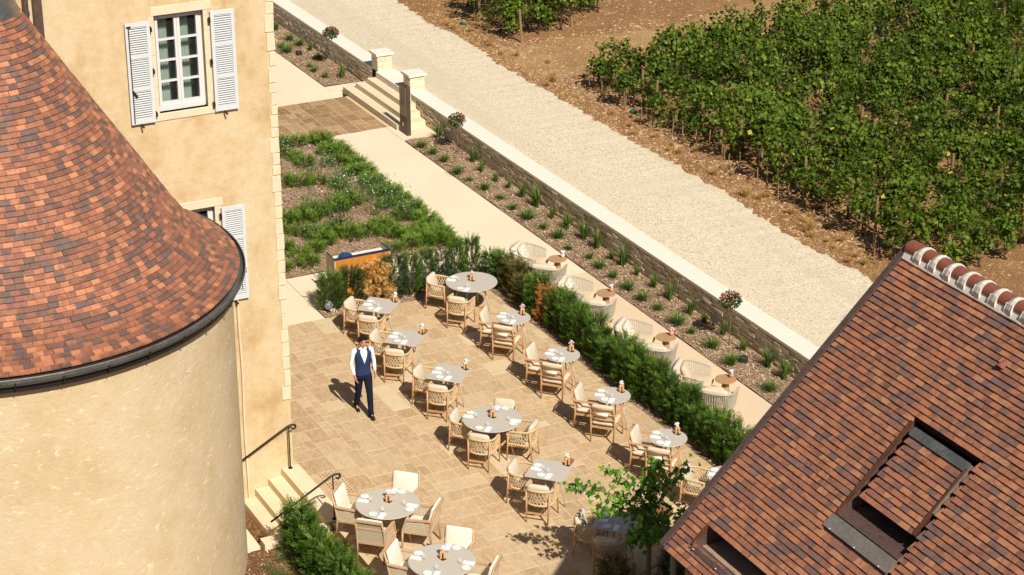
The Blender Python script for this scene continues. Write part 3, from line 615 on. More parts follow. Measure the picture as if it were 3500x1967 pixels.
m = MB(); m.tube([(0.07, 8.08-TC, 9.2), (0.07, 8.08-TC, 12.4)], 0.05, 10); m.tube([(0.07, 8.08-TC, 9.66), (0.07, 8.08-TC, 9.74)], 0.06, 10); m.build('downpipe', 'copper_brown', HOUSE)
MB().box(0.0, 0.16, 8.2-TC, 8.34-TC, 8.9, 12.4).build('brick_pilaster', 'copper_brown', HOUSE)
m = MB(); m.tube([(0.03, 11.535-TC+0.01*math.sin(i*1.1), -1.0+i*0.45) for i in range(12)], 0.022, 8); m.build('lime_fillet', 'dressed_stone', HOUSE)

# ------------------------------------------------------------------ round tower
TS, TT0, RC, RE, ZE = -32.65, 6.83, 3.96, 4.12, 5.6
TOWER = thing('round_tower', 'round rendered tower with a conical roof of mottled orange and brown tiles', 'tower', (TS, TT0, -1.2))
zo = 1.2
m = MB(); N = 160; prof = [(RC, z) for z in np.linspace(-1.2, 5.5, 40)]; m.lathe([(r, z+zo) for r, z in prof], N); tw = m.build('wall', 'tower_plaster', TOWER, smooth=True)
PROF = [(4.10, 5.64), (3.9, 5.75), (3.7, 5.88), (3.5, 6.05), (3.3, 6.29), (3.1, 6.58), (2.6, 7.37), (2.0, 8.31), (1.4, 9.26), (0.80, 10.21)]
m = MB(); m.lathe([(4.06, 5.46+zo)]+[(r-0.03, z+zo-0.03) for r, z in PROF]+[(0.2, 11.6+zo)], 120); deck = m.build('roof', 'roof_deck', TOWER)
# tiles along the profile
seg = [math.hypot(b[0]-a[0], b[1]-a[1]) for a, b in zip(PROF, PROF[1:])]; tot = sum(seg)
def onprof(d):
    for (a, b), l in zip(zip(PROF, PROF[1:]), seg):
        if d <= l or (b is PROF[-1]): q = d/l; return (a[0]+(b[0]-a[0])*q, a[1]+(b[1]-a[1])*q, (b[0]-a[0])/l, (b[1]-a[1])/l)
        d -= l
TW_, TG, TH = 0.158, 0.095, 0.025
def tile_verts(w, L, th=TH, g=TG):
    k = th/g; x = w/2
    P = [(-x,-.5*th,0.004),(x,-.5*th,0.004),(x,L,0.004-k*L),(-x,L,0.004-k*L)]; T = [(-x,0),(x,0),(x,L),(-x,L)]; return P+[(a,b,0.004-k*b+th) for a,b in T]
TF = [(4,5,6,7),(0,1,5,4),(1,2,6,5),(3,0,4,7)]
tiles = []; d = 0.0; row = 0
while d < tot-0.06:
    r, z, ur, uz = onprof(d); nn = max(8, int(round(2*PI*r/TW_))); off = rg.random()
    for k in range(nn):
        a = 2*PI*(k+off+rg.uniform(-0.04, 0.04))/nn; ca, sa = math.cos(a), math.sin(a)
        vv = Vector((ur*ca, ur*sa, uz)); uu = Vector((-sa, ca, 0)); nnv = uu.cross(vv)
        if nnv.z < 0: nnv = -nnv; 
        p = Vector((TS+r*ca, TT0+r*sa, z)); w = 2*PI*r/nn
        u_, v_, f_ = proj(p); toc = Vector((0, 0, CAM_H))-p; vis = nnv.dot(toc.normalized())
        if p.x < SF-0.25: continue
        tiles.append((p, uu, vv, nnv, w, (vis*w/f_/f_*1e3 if inframe(p, 30) and vis > 0.25 else 0)))
    d += TG; row += 1
top = top300(tiles, lambda q: q[5]); far = MB(); tmesh = MB().add(tile_verts(0.155, TG*1.7), TF).mesh('tile')
for i, (p, uu, vv, nn, w, k) in enumerate(tiles):
    lift = rg.uniform(-0.002, 0.004); nn2 = (nn + vv*rg.uniform(-0.03, 0.03) + uu*rg.uniform(-0.02, 0.02)).normalized(); v2 = (vv - nn2*vv.dot(nn2)).normalized(); u2 = v2.cross(nn2)
    if i in top:
        o = link('tile', tmesh, 'tower_tile', deck); M = Matrix((u2, v2, nn2)).transposed().to_4x4(); M.translation = p + nn2*lift - Vector((TS, TT0, -1.2)); sx = (w-0.003)/0.155
        o.matrix_local = M @ Matrix.Diagonal((sx, 1, 1, 1))
    else:
        far.cur = rg.random(); far.add([p - Vector((TS, TT0, -1.2)) + u2*a + v2*b + nn2*(c+lift) for a, b, c in tile_verts(w-0.003, TG*1.7)], TF)
tag(far.build('distant_tiles', 'tower_tile_far', deck), kind='stuff')
m = MB(); m.lathe([(0.90, 10.06+zo), (0.86, 10.13+zo), (0.62, 10.75+zo), (0.30, 11.9+zo), (0.06, 12.4+zo), (0.02, 12.9+zo)], 40); m.build('roof_cap', 'zinc_cap', TOWER, smooth=True)
# gutter: half-round trough as a ring, with joints and brackets
m = MB(); gp = [(4.06, 5.62), (4.06, 5.56), (4.08, 5.52), (4.12, 5.50), (4.16, 5.52), (4.185, 5.56), (4.19, 5.61), (4.20, 5.625), (4.21, 5.61), (4.205, 5.55), (4.17, 5.49), (4.12, 5.475), (4.06, 5.49), (4.0, 5.49), (4.0, 5.62), (4.06, 5.62)]
n = 160; vs = [(r*math.cos(2*PI*k/n), r*math.sin(2*PI*k/n), z+zo) for r, z in gp for k in range(n)]
m.add(vs, [(i*n+k, i*n+(k+1) % n, (i+1)*n+(k+1) % n, (i+1)*n+k) for i in range(len(gp)-1) for k in range(n)]); gut = m.build('gutter', 'zinc_dark', TOWER, smooth=False)
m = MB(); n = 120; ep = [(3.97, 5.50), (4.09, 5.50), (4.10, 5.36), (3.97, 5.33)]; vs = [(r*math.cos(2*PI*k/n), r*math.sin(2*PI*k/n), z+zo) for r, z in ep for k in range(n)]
m.add(vs, [(i*n+k, i*n+(k+1) % n, (i+1)*n+(k+1) % n, (i+1)*n+k) for i in range(3) for k in range(n)]); m.build('eave_shadow_ring', 'black_iron', TOWER)  # black ring added below the gutter as the overhang's shadow band
for k in range(36):
    a = 2*PI*k/36; b = MB(); b.box(4.0, 4.222, -0.009, 0.009, 5.465+zo, 5.474+zo); b.box(4.212, 4.222, -0.009, 0.009, 5.474+zo, 5.56+zo); b.build('bracket', 'black_iron', gut, rot=(0, 0, a))

# ------------------------------------------------------------------ right-hand tiled building
GS, TR, ZR, KS = -20.45, 16.43, 8.8, 0.973
cs = 1/math.hypot(1, KS); sn = KS*cs; SLEN = (TR-12.72)/cs; S_END = -13.2
def RP(s, d, h=0.0):
    """point on the near roof slope: along ridge s, down-slope distance d, height h above the slope"""
    return Vector((s, TR-d*cs-h*sn, ZR-d*sn+h*cs))
BARN = thing('tiled_building', 'stone outbuilding with a steep brown tiled roof and two sunken roof openings', 'building', (GS, TR, 0))
LB = Vector((GS, TR, 0))
def quad(m, pts): m.add([p-LB for p in pts], [tuple(range(len(pts)))])
m = MB(); m.box(0.12, 8, 12.98-TR, 13.4-TR, -0.7, 5.3); m.box(0.12, 0.5, 13.4-TR, 20.0-TR, -0.7, 5.3)
m.add([(0.12, 13.0-TR, 5.3), (0.12, 19.86-TR, 5.3), (0.12, 0, 8.65)], [(0, 2, 1)]); m.build('wall', 'rubble', BARN)
rgr = random.Random(9)
for iz in range(26):
    x = 0.12 + rgr.uniform(-0.1, 0); 
    while x < 2.2:
        L = rgr.uniform(0.16, 0.36); mm = MB(); stone_block(mm, max(x, 0.125), x+L-0.02, -0.02, 0.05, 0, 0.125, 0.014, rgr)
        if x+L-0.02 > max(x, 0.125)+0.04: mm.build('stone', 'rubble', BARN, loc=(0, 12.98-TR, 1.75+iz*0.135))
        x += L
H1 = (-18.42, -17.13, 1.92, 3.58); H2 = (-20.07, -16.5, 4.60, 4.95)
holes = [H1, H2]
# deck panels around the openings
m = MB(); ss = sorted({GS, S_END, *[h[0] for h in holes], *[h[1] for h in holes]}); ds = sorted({0, SLEN, *[h[2] for h in holes], *[h[3] for h in holes]})
for a, b in zip(ss, ss[1:]):
    for c, d in zip(ds, ds[1:]):
        if any(h[0] < (a+b)/2 < h[1] and h[2] < (c+d)/2 < h[3] for h in holes): continue
        quad(m, [RP(a, d, -0.02), RP(b, d, -0.02), RP(b, c, -0.02), RP(a, c, -0.02)]); quad(m, [RP(a, c, -0.16), RP(b, c, -0.16), RP(b, d, -0.16), RP(a, d, -0.16)])
quad(m, [RP(GS, SLEN, -0.16), RP(S_END, SLEN, -0.16), RP(S_END, SLEN, -0.02), RP(GS, SLEN, -0.02)])
yb = 2*TR-12.72; m.add([(0, 0, ZR), (S_END-GS, 0, ZR), (S_END-GS, yb-TR, ZR-SLEN*sn), (0, yb-TR, ZR-SLEN*sn)], [(0, 1, 2, 3)])
roof2 = m.build('roof', 'roof_deck', BARN)
def lining(h, depth, mat, name):
    m = MB(); a, b, c, d = h; z0, z1 = -0.015, -depth
    quad(m, [RP(a, c, z0), RP(a, d, z0), RP(a, d, z1), RP(a, c, z1)]); quad(m, [RP(b, d, z0), RP(b, c, z0), RP(b, c, z1), RP(b, d, z1)])
    quad(m, [RP(b, c, z0), RP(a, c, z0), RP(a, c, z1), RP(b, c, z1)]); quad(m, [RP(a, d, z0), RP(b, d, z0), RP(b, d, z1), RP(a, d, z1)]); quad(m, [RP(a, d, z1), RP(b, d, z1), RP(b, c, z1), RP(a, c, z1)])
    return m.build(name, mat, roof2)
lining(H1, 0.55, 'copper_brown', 'opening_lining'); lining(H2, 0.75, 'copper_brown', 'opening_lining')
def plate(name, mat, s0, s1, d0, h0, d1, h1, th=0.012, parent=None):
    m = MB(); P = [RP(s0, d0, h0), RP(s1, d0, h0), RP(s1, d1, h1), RP(s0, d1, h1)]; Q = [p-(RP(0, 0, 1)-RP(0, 0, 0))*th for p in P]
    m.add([p-LB for p in P+Q], [(3, 2, 1, 0), (4, 5, 6, 7), (0, 1, 5, 4), (1, 2, 6, 5), (2, 3, 7, 6), (3, 0, 4, 7)]); return m.build(name, mat, parent or roof2)
plate('sill_flashing', 'sheet_grey', H1[0]-0.02, H1[1]+0.02, 3.47, 0.03, 3.67, 0.045); plate('sill_flashing', 'copper_brown', H1[0], H1[1], 3.36, -0.06, 3.455, 0.03); plate('floor_sheet', 'copper_brown', H1[0]+0.01, H1[1]-0.01, 3.0, -0.42, 3.37, -0.06)
plate('sill_flashing', 'copper_brown', H2[0]-0.01, H2[1], 4.86, -0.03, 4.99, 0.03)
plate('lid', 'roof_deck', -18.30, -17.20, 2.02, -0.015, 3.10, -0.015, 0.06); plate('lid_flashing', 'zinc_dark', -18.30, -17.20, 1.99, 0.02, 2.12, 0.035)
for s_, d0, d1 in ((H1[0]+0.015, 1.95, 3.45), (-17.20, 2.08, 3.10), (H2[0]+0.012, 4.62, 4.93)):
    m = MB(); m.bar(RP(s_, d0, 0.012)-LB, RP(s_, d1, 0.012)-LB, 0.03, 0.045); m.build('edge_strip', 'copper_bright', roof2)
m = MB(); m.bar(RP(-17.185, 2.0, -0.02)-LB, RP(-17.185, 2.75, -0.02)-LB, 0.02, 0.07); m.build('edge_strip', 'sheet_grey', roof2)
for s_, d_ in ((-18.3, 3.66), (-17.78, 3.66), (-17.28, 3.66), (-19.95, 4.97), (-19.4, 4.97)):
    m = MB(); m.bar(RP(s_-0.012, d_, 0.05)-LB, RP(s_+0.012, d_, 0.05)-LB, 0.018, 0.006); m.build('clip', 'lime_mortar', roof2)
GW, GG, GT = 0.168, 0.0878, 0.024
def rtile(w, L): 
    k = GT/GG; x = w/2; P = [(-x,0,0.004),(x,0,0.004),(x,L,0.004-k*L),(-x,L,0.004-k*L)]; return P+[(a,b,c+GT) for a,b,c in P]
rt = []; d = SLEN + 0.04; row = 0
Nn = Vector((0, -sn, cs)); Vv = Vector((0, cs, sn)); Uu = Vector((1, 0, 0))
while d > 0.05:
    s = GS+0.02 + (row % 2)*GW/2 - GW/2
    while s < S_END:
        a = max(s, GS+0.02); b = s+GW; mid = (a+b)/2; dm = d-GG/2
        inlid = -18.30 < mid < -17.20 and 2.13 < dm < 3.10
        if b-a > 0.04:
            clip = False
            for h in holes:
                if h[2]-0.01 < dm < h[3]+ (0.10 if h is H1 else 0.03) and a < h[1] and b > h[0]:
                    if inlid: a = max(a, -18.29); b = min(b, -17.21); break
                    if mid < h[0]+0.02 and a < h[0]-0.03: b = h[0]
                    elif mid > h[1]-0.02 and b > h[1]+0.03: a = h[1]
                    else: clip = True
            if not clip:
                p = RP((a+b)/2, d); u_, v_, f_ = proj(p); rt.append((p, b-a, (b-a)/f_/f_ if inframe(p, 10) else 0))
        s += GW
    d -= GG; row += 1
top = top300(rt, lambda q: q[2]); far = MB(); rmesh = MB().add(rtile(GW-0.004, GG*1.7), TF).mesh('tile')
for i, (p, w, k) in enumerate(rt):
    lift = rg.uniform(-0.001, 0.005); n2 = (Nn + Uu*rg.uniform(-0.035, 0.035) + Vv*rg.uniform(-0.03, 0.03)).normalized(); v2 = (Vv-n2*Vv.dot(n2)).normalized(); u2 = v2.cross(n2)
    if i in top:
        o = link('tile', rmesh, 'roof_tile', roof2); M = Matrix((u2, v2, n2)).transposed().to_4x4(); M.translation = p+n2*lift-LB; o.matrix_local = M @ Matrix.Diagonal(((w-0.004)/(GW-0.004), 1, 1, 1))
    else:
        far.cur = rg.random(); far.add([p-LB+u2*a+v2*b+n2*(c+lift) for a, b, c in rtile(w-0.004, GG*1.7)], TF)
tag(far.build('distant_tiles', 'roof_tile_far', roof2), kind='stuff')
m = MB(); m.bar(RP(GS-0.045, SLEN+0.02, 0.0)-LB, RP(GS-0.045, -0.05, 0.0)-LB, 0.10, 0.09, (0, -sn, cs)); m.build('verge_board', 'copper_brown', BARN)
m = MB(); m.bar(RP(GS-0.05, 0.4, 0.03)-LB+Vector((0, 0.0, 0)), Vector((-0.05, 3.6, ZR-3.55)), 0.09, 0.09); m.build('verge_board', 'copper_brown', BARN)
m = MB(); m.tube([(0.02, 12.84-TR, 5.1), (0.02, 12.84-TR, -0.6)], 0.04, 8); m.build('downpipe', 'sheet_grey', BARN)
s = GS+0.0; k = 0
while s < S_END-0.3:
    m = MB(); nq = 10; vs = []
    for xx, rr in ((0.0, 0.125), (0.30, 0.115)):
        for q in range(nq+1): a = PI*q/nq; vs.append((s+xx-GS, -rr*math.cos(a), 8.78+rr*math.sin(a)))
    m.add(vs, [(q, q+1, nq+2+q, nq+1+q) for q in range(nq)]+[tuple(range(nq+1)), tuple(reversed(range(nq+1, 2*nq+2)))]); m.build('ridge_tile', 'ridge_clay', BARN, smooth=False)
    if k > 0:
        m = MB(); vs = []; rgm = random.Random(k)
        for xx, ex in ((-0.085, 0.02), (0.0, 0.07), (0.055, 0.06)):
            for q in range(9): a = PI*q/8; rr = 0.150+ex*abs(math.sin(a))*0.7+rgm.uniform(-0.004, 0.004); vs.append((s+xx-GS, -rr*math.cos(a)*1.0, 8.70+rr*1.1*math.sin(a)+(0.0 if 0 < q < 8 else -0.06)))
        m.add(vs, [(9*e_+q, 9*e_+q+1, 9*e_+10+q, 9*e_+9+q) for e_ in range(2) for q in range(8)]+[tuple(range(9)), tuple(reversed(range(18, 27)))]); m.build('mortar_collar', 'lime_mortar', BARN, bevel=0.006)
    m = MB(); quad(m, [RP(s, 0.20, 0.028), RP(s+0.31, 0.20, 0.028), RP(s+0.31, 0.05, 0.07), RP(s, 0.05, 0.07)]); m.build('mortar_bedding', 'lime_mortar', BARN)
    s += 0.31; k += 1
m = MB(); vs = []
for xx, rr in ((0.0, 0.07), (0.12, 0.03)):
    for q in range(7): a = PI*q/6; vs.append(RP(-17.82+(-rr*math.cos(a)), 0.80-xx, 0.02+rr*math.sin(a))-LB)
m.add(vs, [(q, q+1, 8+q, 7+q) for q in range(6)]); m.build('vent_tile', 'ridge_clay', BARN)

# ------------------------------------------------------------------ lower stairs and handrails
st = thing('terrace_steps', 'cream stone steps leading down from the terrace beside the house corner', 'steps', (-33.95, 11.1, BASE_Z))
for k in range(4):
    n1 = 12.23-0.28*k
    MB().box(0, 2.36 if k else 2.40, n1-11.1, (12.60 if k == 0 else n1+0.29)-11.1-0.001*k, 0.0-0.2, -0.16*k-BASE_Z-0.002+(0.004 if k == 0 else 0)).build('step', 'step_stone', st, bevel=0.006)
MB().box(2.36, 2.62, -0.2, 1.12, -0.2, -BASE_Z-0.002).build('side_kerb', 'step_stone', st, bevel=0.008)
def handrail(label, s, foot2=True, t_off=0.0):
    h = thing('handrail', label, 'handrail', (s, 12.39, 0), group='black iron handrails of the terrace steps')
    curl = [(0, 0.10+0.045*math.cos(a), 0.885+0.045*math.sin(a)) for a in np.linspace(-2.6, 1.5, 9)][::-1]
    m = MB(); m.tube([(0, -1.25, 0.26), (0, -0.04, 0.91)]+[(0, 0.03, 0.935)]+curl[0:9], 0.02, 8); m.build('rail', 'black_iron', h, smooth=True)
    m = MB(); m.tube([(0, 0, 0.0), (0, 0, 0.92)], 0.014, 8); m.build('post', 'black_iron', h); MB().box(-0.04, 0.04, -0.04, 0.04, 0, 0.012).build('foot_plate', 'black_iron', h)
    if foot2: m = MB(); m.tube([(0, -0.95, -0.48), (0, -0.95, 0.40)], 0.014, 8); m.build('post', 'black_iron', h)
handrail('black iron handrail against the house wall above the terrace steps', -33.86, False); handrail('black iron handrail on the open side of the terrace steps, by the hedge', -31.62)
m = MB()
for i in range(20):
    for j in range(7):
        x = -33.35+i*0.088+(j % 2)*0.044; y = 12.78+j*0.066
        m.lathe([(0.016, 0.0), (0.014, 0.006), (0.004, 0.008)], 6, (x, y, 0.0015))
tag(m.build('tactile_studs', 'stud'), 'band of small round warning studs in the paving above the steps', 'studs', kind='stuff')

# ------------------------------------------------------------------ furniture prototypes
def upath(fx, fy, bx, n=24):
    """U-shaped plan path of a tub chair: right front end, round the back, left front end"""
    pts = []
    for i in range(n+1):
        u = i/n*2-1; a = abs(u)
        if a > 0.55: q = (a-0.55)/0.45; x = -0.02+ (fx+0.02)*q; y = fy*(1-0.04*q)
        else: q = a/0.55*PI/2; x = -0.02-(bx-0.02)*math.cos(q)**0.8; y = fy*math.sin(q)**0.9
        pts.append((x, math.copysign(y, u), a))
    return pts
def tub(t, fx, fy, bx, zr0, zr1, zq, rr, rq, strands, mode, matname, rw, fxq=None, fyq=None, bxq=None):
    n = 48; top = [Vector((x, y, zr0+(zr1-zr0)*(1-a)**0.7)) for x, y, a in upath(fx, fy, bx, n)]
    bot = [Vector((x, y, zq)) for x, y, a in upath(fxq or fx*0.94, fyq or fy*0.92, bxq or bx*0.9, n)]
    m = MB()
    if mode == 'weave': m.tube(top, [rr*(1+0.22*(i % 2)) for i in range(n+1)], 7)
    else: m.tube(top, rr, 7)
    m.build('rim', matname, t, smooth=True)
    m = MB(); m.tube(bot, rq, 6); m.tube([bot[0], bot[-1]], rq, 6); m.build('seat_rail', matname, t, smooth=True)
    def at(P, u):
        u = min(max(u, 0), 1)*n; i = min(int(u), n-1); return P[i].lerp(P[i+1], u-i)
    m = MB()
    if mode == 'weave':
        for i in range(strands+1):
            for sg in (-1, 1):
                u = i/strands; w = u+sg*2.3/strands
                if w < -0.02 or w > 1.02: continue
                a, b = at(top, u), at(bot, w); mid = a.lerp(b, 0.5); mid += Vector((mid.x*0.03*sg, mid.y*0.03*sg, 0)); m.tube([a, mid, b], rw, 4, False)
        m.tube(bot, [rq*(1.1+0.35*(i % 2)) for i in range(n+1)], 6)
    else:
        for i in range(strands+1): u = i/strands; m.tube([at(top, u), at(bot, u)], rw, 4, False)
    m.build('rope_weave' if mode == 'weave' else 'rope_slats', matname, t)
def leg(t, a, b, r0, r1, mat): m = MB(); m.tube([a, b], [r0, r1], 7); return m.build('leg', mat, t, smooth=True)
def rope_chair():
    t = thing('rope_chair', 'x', 'chair')
    for s in (-1, 1): leg(t, (.245, s*.255, 0), (.215, s*.262, .64), .013, .021, 'teak'); leg(t, (-.265, s*.205, 0), (-.215, s*.225, .65), .013, .021, 'teak')
    tub(t, .24, .275, .29, .635, .685, .375, .019, .015, 24, 'weave', 'rope', .0085)
    m = MB(); m.bar((-.25, -.2, .20), (-.25, .2, .20), .022, .03)
    for s in (-1, 1): m.bar((.23, s*.25, .34), (-.23, s*.215, .34), .02, .03)
    m.build('stretcher', 'teak', t)
    m = MB(); m.pillow((.0, 0, .415), (.46, .46, .085), e=.3); m.build('seat_cushion', 'cushion_beige', t, smooth=True)
    m = MB(); m.pillow((-.185, 0, .615), (.37, .44, .12), (0, -(PI/2+.26), 0), e=.34); m.build('back_cushion', 'cushion_beige', t, smooth=True); return t
def wood_chair():
    t = thing('wooden_armchair', 'x', 'chair')
    for s in (-1, 1):
        leg(t, (.25, s*.275, 0), (.245, s*.275, .63), .016, .020, 'teak')
        m = MB(); m.tube([(-.27, s*.235, 0), (-.235, s*.245, .40), (-.26, s*.245, .60), (-.335, s*.24, .83)], [.015, .021, .019, .014], 7); m.build('leg', 'teak', t, smooth=True)
        m = MB(); m.bar((.275, s*.278, .645), (-.27, s*.262, .635), .045, .024); m.build('armrest', 'teak', t, bevel=.006)
    for z, x in ((.80, -.325), (.66, -.28), (.53, -.25)): m = MB(); m.tube([(x, -.24, z), (x-.025, 0, z), (x, .24, z)], .016, 6); m.build('back_rail', 'teak', t, smooth=True)
    m = MB(); m.bar((.235, -.27, .35), (.235, .27, .35), .025, .045)
    for s in (-1, 1): m.bar((.24, s*.265, .345), (-.235, s*.24, .33), .022, .045)
    m.bar((-.235, -.24, .33), (-.235, .24, .33), .022, .04); m.build('seat_frame', 'teak', t)
    m = MB(); m.pillow((.01, 0, .415), (.50, .50, .11), e=.26); m.build('seat_cushion', 'cushion_beige', t, smooth=True)
    m = MB(); m.pillow((-.215, 0, .645), (.42, .47, .11), (0, -(PI/2+.27), 0), e=.2); bc = m.build('back_cushion', 'cushion_beige', t, smooth=True)
    m = MB(); m.tube([(-.30, -.12, .655), (-.30, .12, .655)], .034, 8); m.build('strap_roll', 'cushion_white', bc, smooth=True); return t
def lattice(m, o, u, v, nu, nv, w):
    """woven cane panel: two sets of strips; o corner, u and v edge vectors"""
    o, u, v = Vector(o), Vector(u), Vector(v); nrm = u.cross(v).normalized()
    for i in range(nu+1): m.bar(o+u*(i/nu), o+u*(i/nu)+v, w, .004, nrm)
    for j in range(nv+1): m.bar(o+v*(j/nv)+nrm*.003, o+v*(j/nv)+u+nrm*.003, w, .004, nrm)
def cane_chair():
    t = thing('cane_armchair', 'x', 'chair')
    for s in (-1, 1):
        leg(t, (.27, s*.275, 0), (.255, s*.275, .42), .015, .021, 'teak_pale')
        m = MB(); m.tube([(-.30, s*.25, 0), (-.255, s*.26, .42), (-.30, s*.26, .68), (-.36, s*.25, .88)], [.015, .022, .021, .017], 7); m.build('leg', 'teak_pale', t, smooth=True)
        m = MB(); m.bar((.17, s*.285, .635), (-.29, s*.275, .655), .055, .028); m.bar((.175, s*.283, .645), (.255, s*.278, .40), .045, .03, (1, 0, 0)); m.build('armrest', 'teak_pale', t)
        m = MB(); lattice(m, (.22, s*.276, .39), (-.47, -s*.012, 0), (-.03, 0, .235), 15, 8, .017); m.build('cane_panel', 'cane', t)
        m = MB(); m.bar((.26, s*.275, .375), (-.26, s*.262, .37), .03, .045); m.build('side_rail', 'teak_pale', t)
    m = MB(); m.bar((-.36, -.26, .875), (-.36, .26, .875), .035, .045); m.build('top_rail', 'teak_pale', t); m = MB(); m.bar((-.30, -.255, .70), (-.30, .255, .70), .028, .035); m.build('back_rail', 'teak_pale', t); m = MB(); m.bar((-.258, -.25, .385), (-.258, .25, .385), .03, .045); m.build('back_rail', 'teak_pale', t); m = MB(); m.bar((.262, -.27, .38), (.262, .27, .38), .03, .05); m.build('front_rail', 'teak_pale', t)
    m = MB(); lattice(m, (-.352, -.24, .85), (0, .48, 0), (.048, 0, -.135), 16, 4, .017); m.build('cane_panel', 'cane', t); m = MB(); lattice(m, (-.298, -.24, .685), (0, .48, 0), (.036, 0, -.285), 16, 9, .017); m.build('cane_panel', 'cane', t)
    m = MB(); m.pillow((.005, 0, .425), (.52, .50, .10), e=.24); m.build('seat_cushion', 'cushion_white', t, smooth=True)
    m = MB(); m.pillow((-.255, 0, .675), (.47, .50, .085), (0, -(PI/2+.24), 0), e=.16); m.build('back_cushion', 'cushion_white', t, smooth=True); return t
def lounge(pillow_mat):
    t = thing('lounge_chair', 'x', 'lounge chair')
    for s in (-1, 1):
        for x in (.30, -.28): leg(t, (x, s*.29, 0), (x*.95, s*.28, .24), .018, .026, 'teak')
    tub(t, .34, .40, .40, .57, .70, .20, .017, .014, 50, 'slat', 'rope_grey', .0115, .34, .345, .33)
    MB().box(-.26, .32, -.30, .30, .20, .245).build('seat_base', 'rope_grey', t)
    m = MB(); m.pillow((.09, 0, .345), (.74, .62, .20), e=.2); m.build('seat_cushion', 'cushion_sand', t, smooth=True)
    m = MB(); m.pillow((-.24, 0, .57), (.40, .60, .15), (0, -(PI/2+.28), 0), e=.24); m.build('back_cushion', 'cushion_beige', t, smooth=True)
    m = MB(); m.pillow((-.09, .02, .56), (.40, .42, .14), (0, -(PI/2+.45), .12), e=.34); m.build('throw_pillow', pillow_mat, t, smooth=True); return t
def table(kind, size):
    t = thing('square_table' if kind == 'square' else 'round_table', 'x', 'table'); h = .74; r = size/2
    m = MB()
    if kind == 'square': m.box(-r, r, -r, r, h-.016, h); m.build('table_top', 'table_top', t, bevel=.005)
    else: m.lathe([(r-.02, h-.022), (r-.004, h-.014), (r, h-.007), (r-.004, h), (r-.02, h+.0005)], 64); m.build('table_top', 'table_top', t)
    k = .62 if size > 1 else .70
    for i in range(4):
        a = PI/4+i*PI/2 if kind != 'square' else i*PI/2; c, s = math.cos(a), math.sin(a)
        m = MB(); m.tube([(r*k*1.22*c, r*k*1.22*s, 0), (r*k*.78*c, r*k*.78*s, h-.02)], [.011, .017], 7); m.build('leg', 'table_leg', t, smooth=True)
        m = MB(); m.tube([(r*k*.9*c, r*k*.9*s, h-.24), (r*.2*c, r*.2*s, h-.10), (0, 0, h-.09)], [.012, .013, .016], 6); m.build('brace', 'table_leg', t, smooth=True)
    m = MB(); m.lathe([(.07, h-.10), (.09, h-.03), (.16, h-.022)], 12); m.build('hub', 'table_leg', t); return t
PR = {'rope': rope_chair(), 'wood': wood_chair(), 'cane': cane_chair(), 'loungeA': lounge('pillow_print'), 'loungeB': lounge('cushion_sand'), 'sq': table('square', .75), 'big': table('round', 1.18), 'small': table('round', .75)}
# tableware prototypes
def plate_p():
    t = thing('plate', 'x', 'plate'); m = MB(); m.lathe([(.045, 0), (.05, .002), (.078, .012), (.082, .013), (.077, .015), (.05, .006)], 28); m.build('dish', 'china', t, smooth=True)
    m = MB(); m.lathe([(.05, .0062), (.048, .0072)], 24); m.build('printed_centre', 'china_print', t); return t
def napkin_p():
    t = thing('napkin', 'x', 'napkin'); m = MB(); m.box(-.10, .10, -.048, .048, 0, .006); m.build('folded_cloth', 'linen', t); m = MB(); m.box(-.097, .10, -.046, .046, .0062, .011); m.build('top_fold', 'linen', t); return t
def glass_p():
    t = thing('tumbler', 'x', 'glass'); m = MB(); m.lathe([(.030, 0), (.036, .03), (.040, .085), (.0385, .0855), (.0345, .03), (.028, .008)], 18); m.build('bowl', 'tumbler_glass', t, smooth=True); return t
def tray_p():
    t = thing('mill_tray', 'x', 'tray'); m = MB(); m.box(-.045, .045, -.07, .07, 0, .010); m.build('base', 'dark_tray', t, bevel=.003)
    m = MB(); m.box(-.045, .045, -.07, -.064, .010, .017); m.box(-.045, .045, .064, .07, .010, .017); m.build('rim', 'dark_tray', t); return t
def mill_p():
    t = thing('pepper_mill', 'x', 'mill'); m = MB(); m.lathe([(.022, 0), (.024, .015), (.018, .045), (.021, .08), (.017, .09)], 14); m.build('body', 'mill_wood', t, smooth=True)
    m = MB(); m.lathe([(.017, .091), (.023, .104), (.021, .118), (.010, .128), (.006, .135), (.002, .138)], 14); m.build('head', 'mill_wood', t, smooth=True); return t
def vase_p(vm, pm):
    t = thing('flower_vase', 'x', 'vase'); m = MB(); n = 28; prof = [(.022, 0), (.038, .015), (.050, .05), (.048, .08), (.032, .105), (.028, .118), (.020, .116)]; vs = []
    for r, z in prof:
        for k in range(n): a = 2*PI*k/n; q = r*(1+.06*math.cos(a*9)); vs.append((q*math.cos(a), q*math.sin(a), z))
    m.add(vs, [(i*n+k, i*n+(k+1) % n, (i+1)*n+(k+1) % n, (i+1)*n+k) for i in range(len(prof)-1) for k in range(n)]+[tuple(range((len(prof)-1)*n, len(prof)*n))]); m.build('vase', vm, t, smooth=True)
    m = MB(); rv = random.Random(vm+pm)
    for k in range(16):
        m.cur = rv.random(); a = rv.uniform(0, 6.28); q = rv.uniform(0, .048); m.sphere((q*math.cos(a), q*math.sin(a), .14+rv.uniform(0, .05)-q*.5), rv.uniform(.015, .024), 6, 4, .8)
    m.build('blossom', pm, t)
    m = MB(); m.cur = .5
    for k in range(5): a = k*1.3; m.tube([(0, 0, .10), (.03*math.cos(a), .03*math.sin(a), .14)], .004, 4)
    m.build('stems', 'grass_blade', t); return t
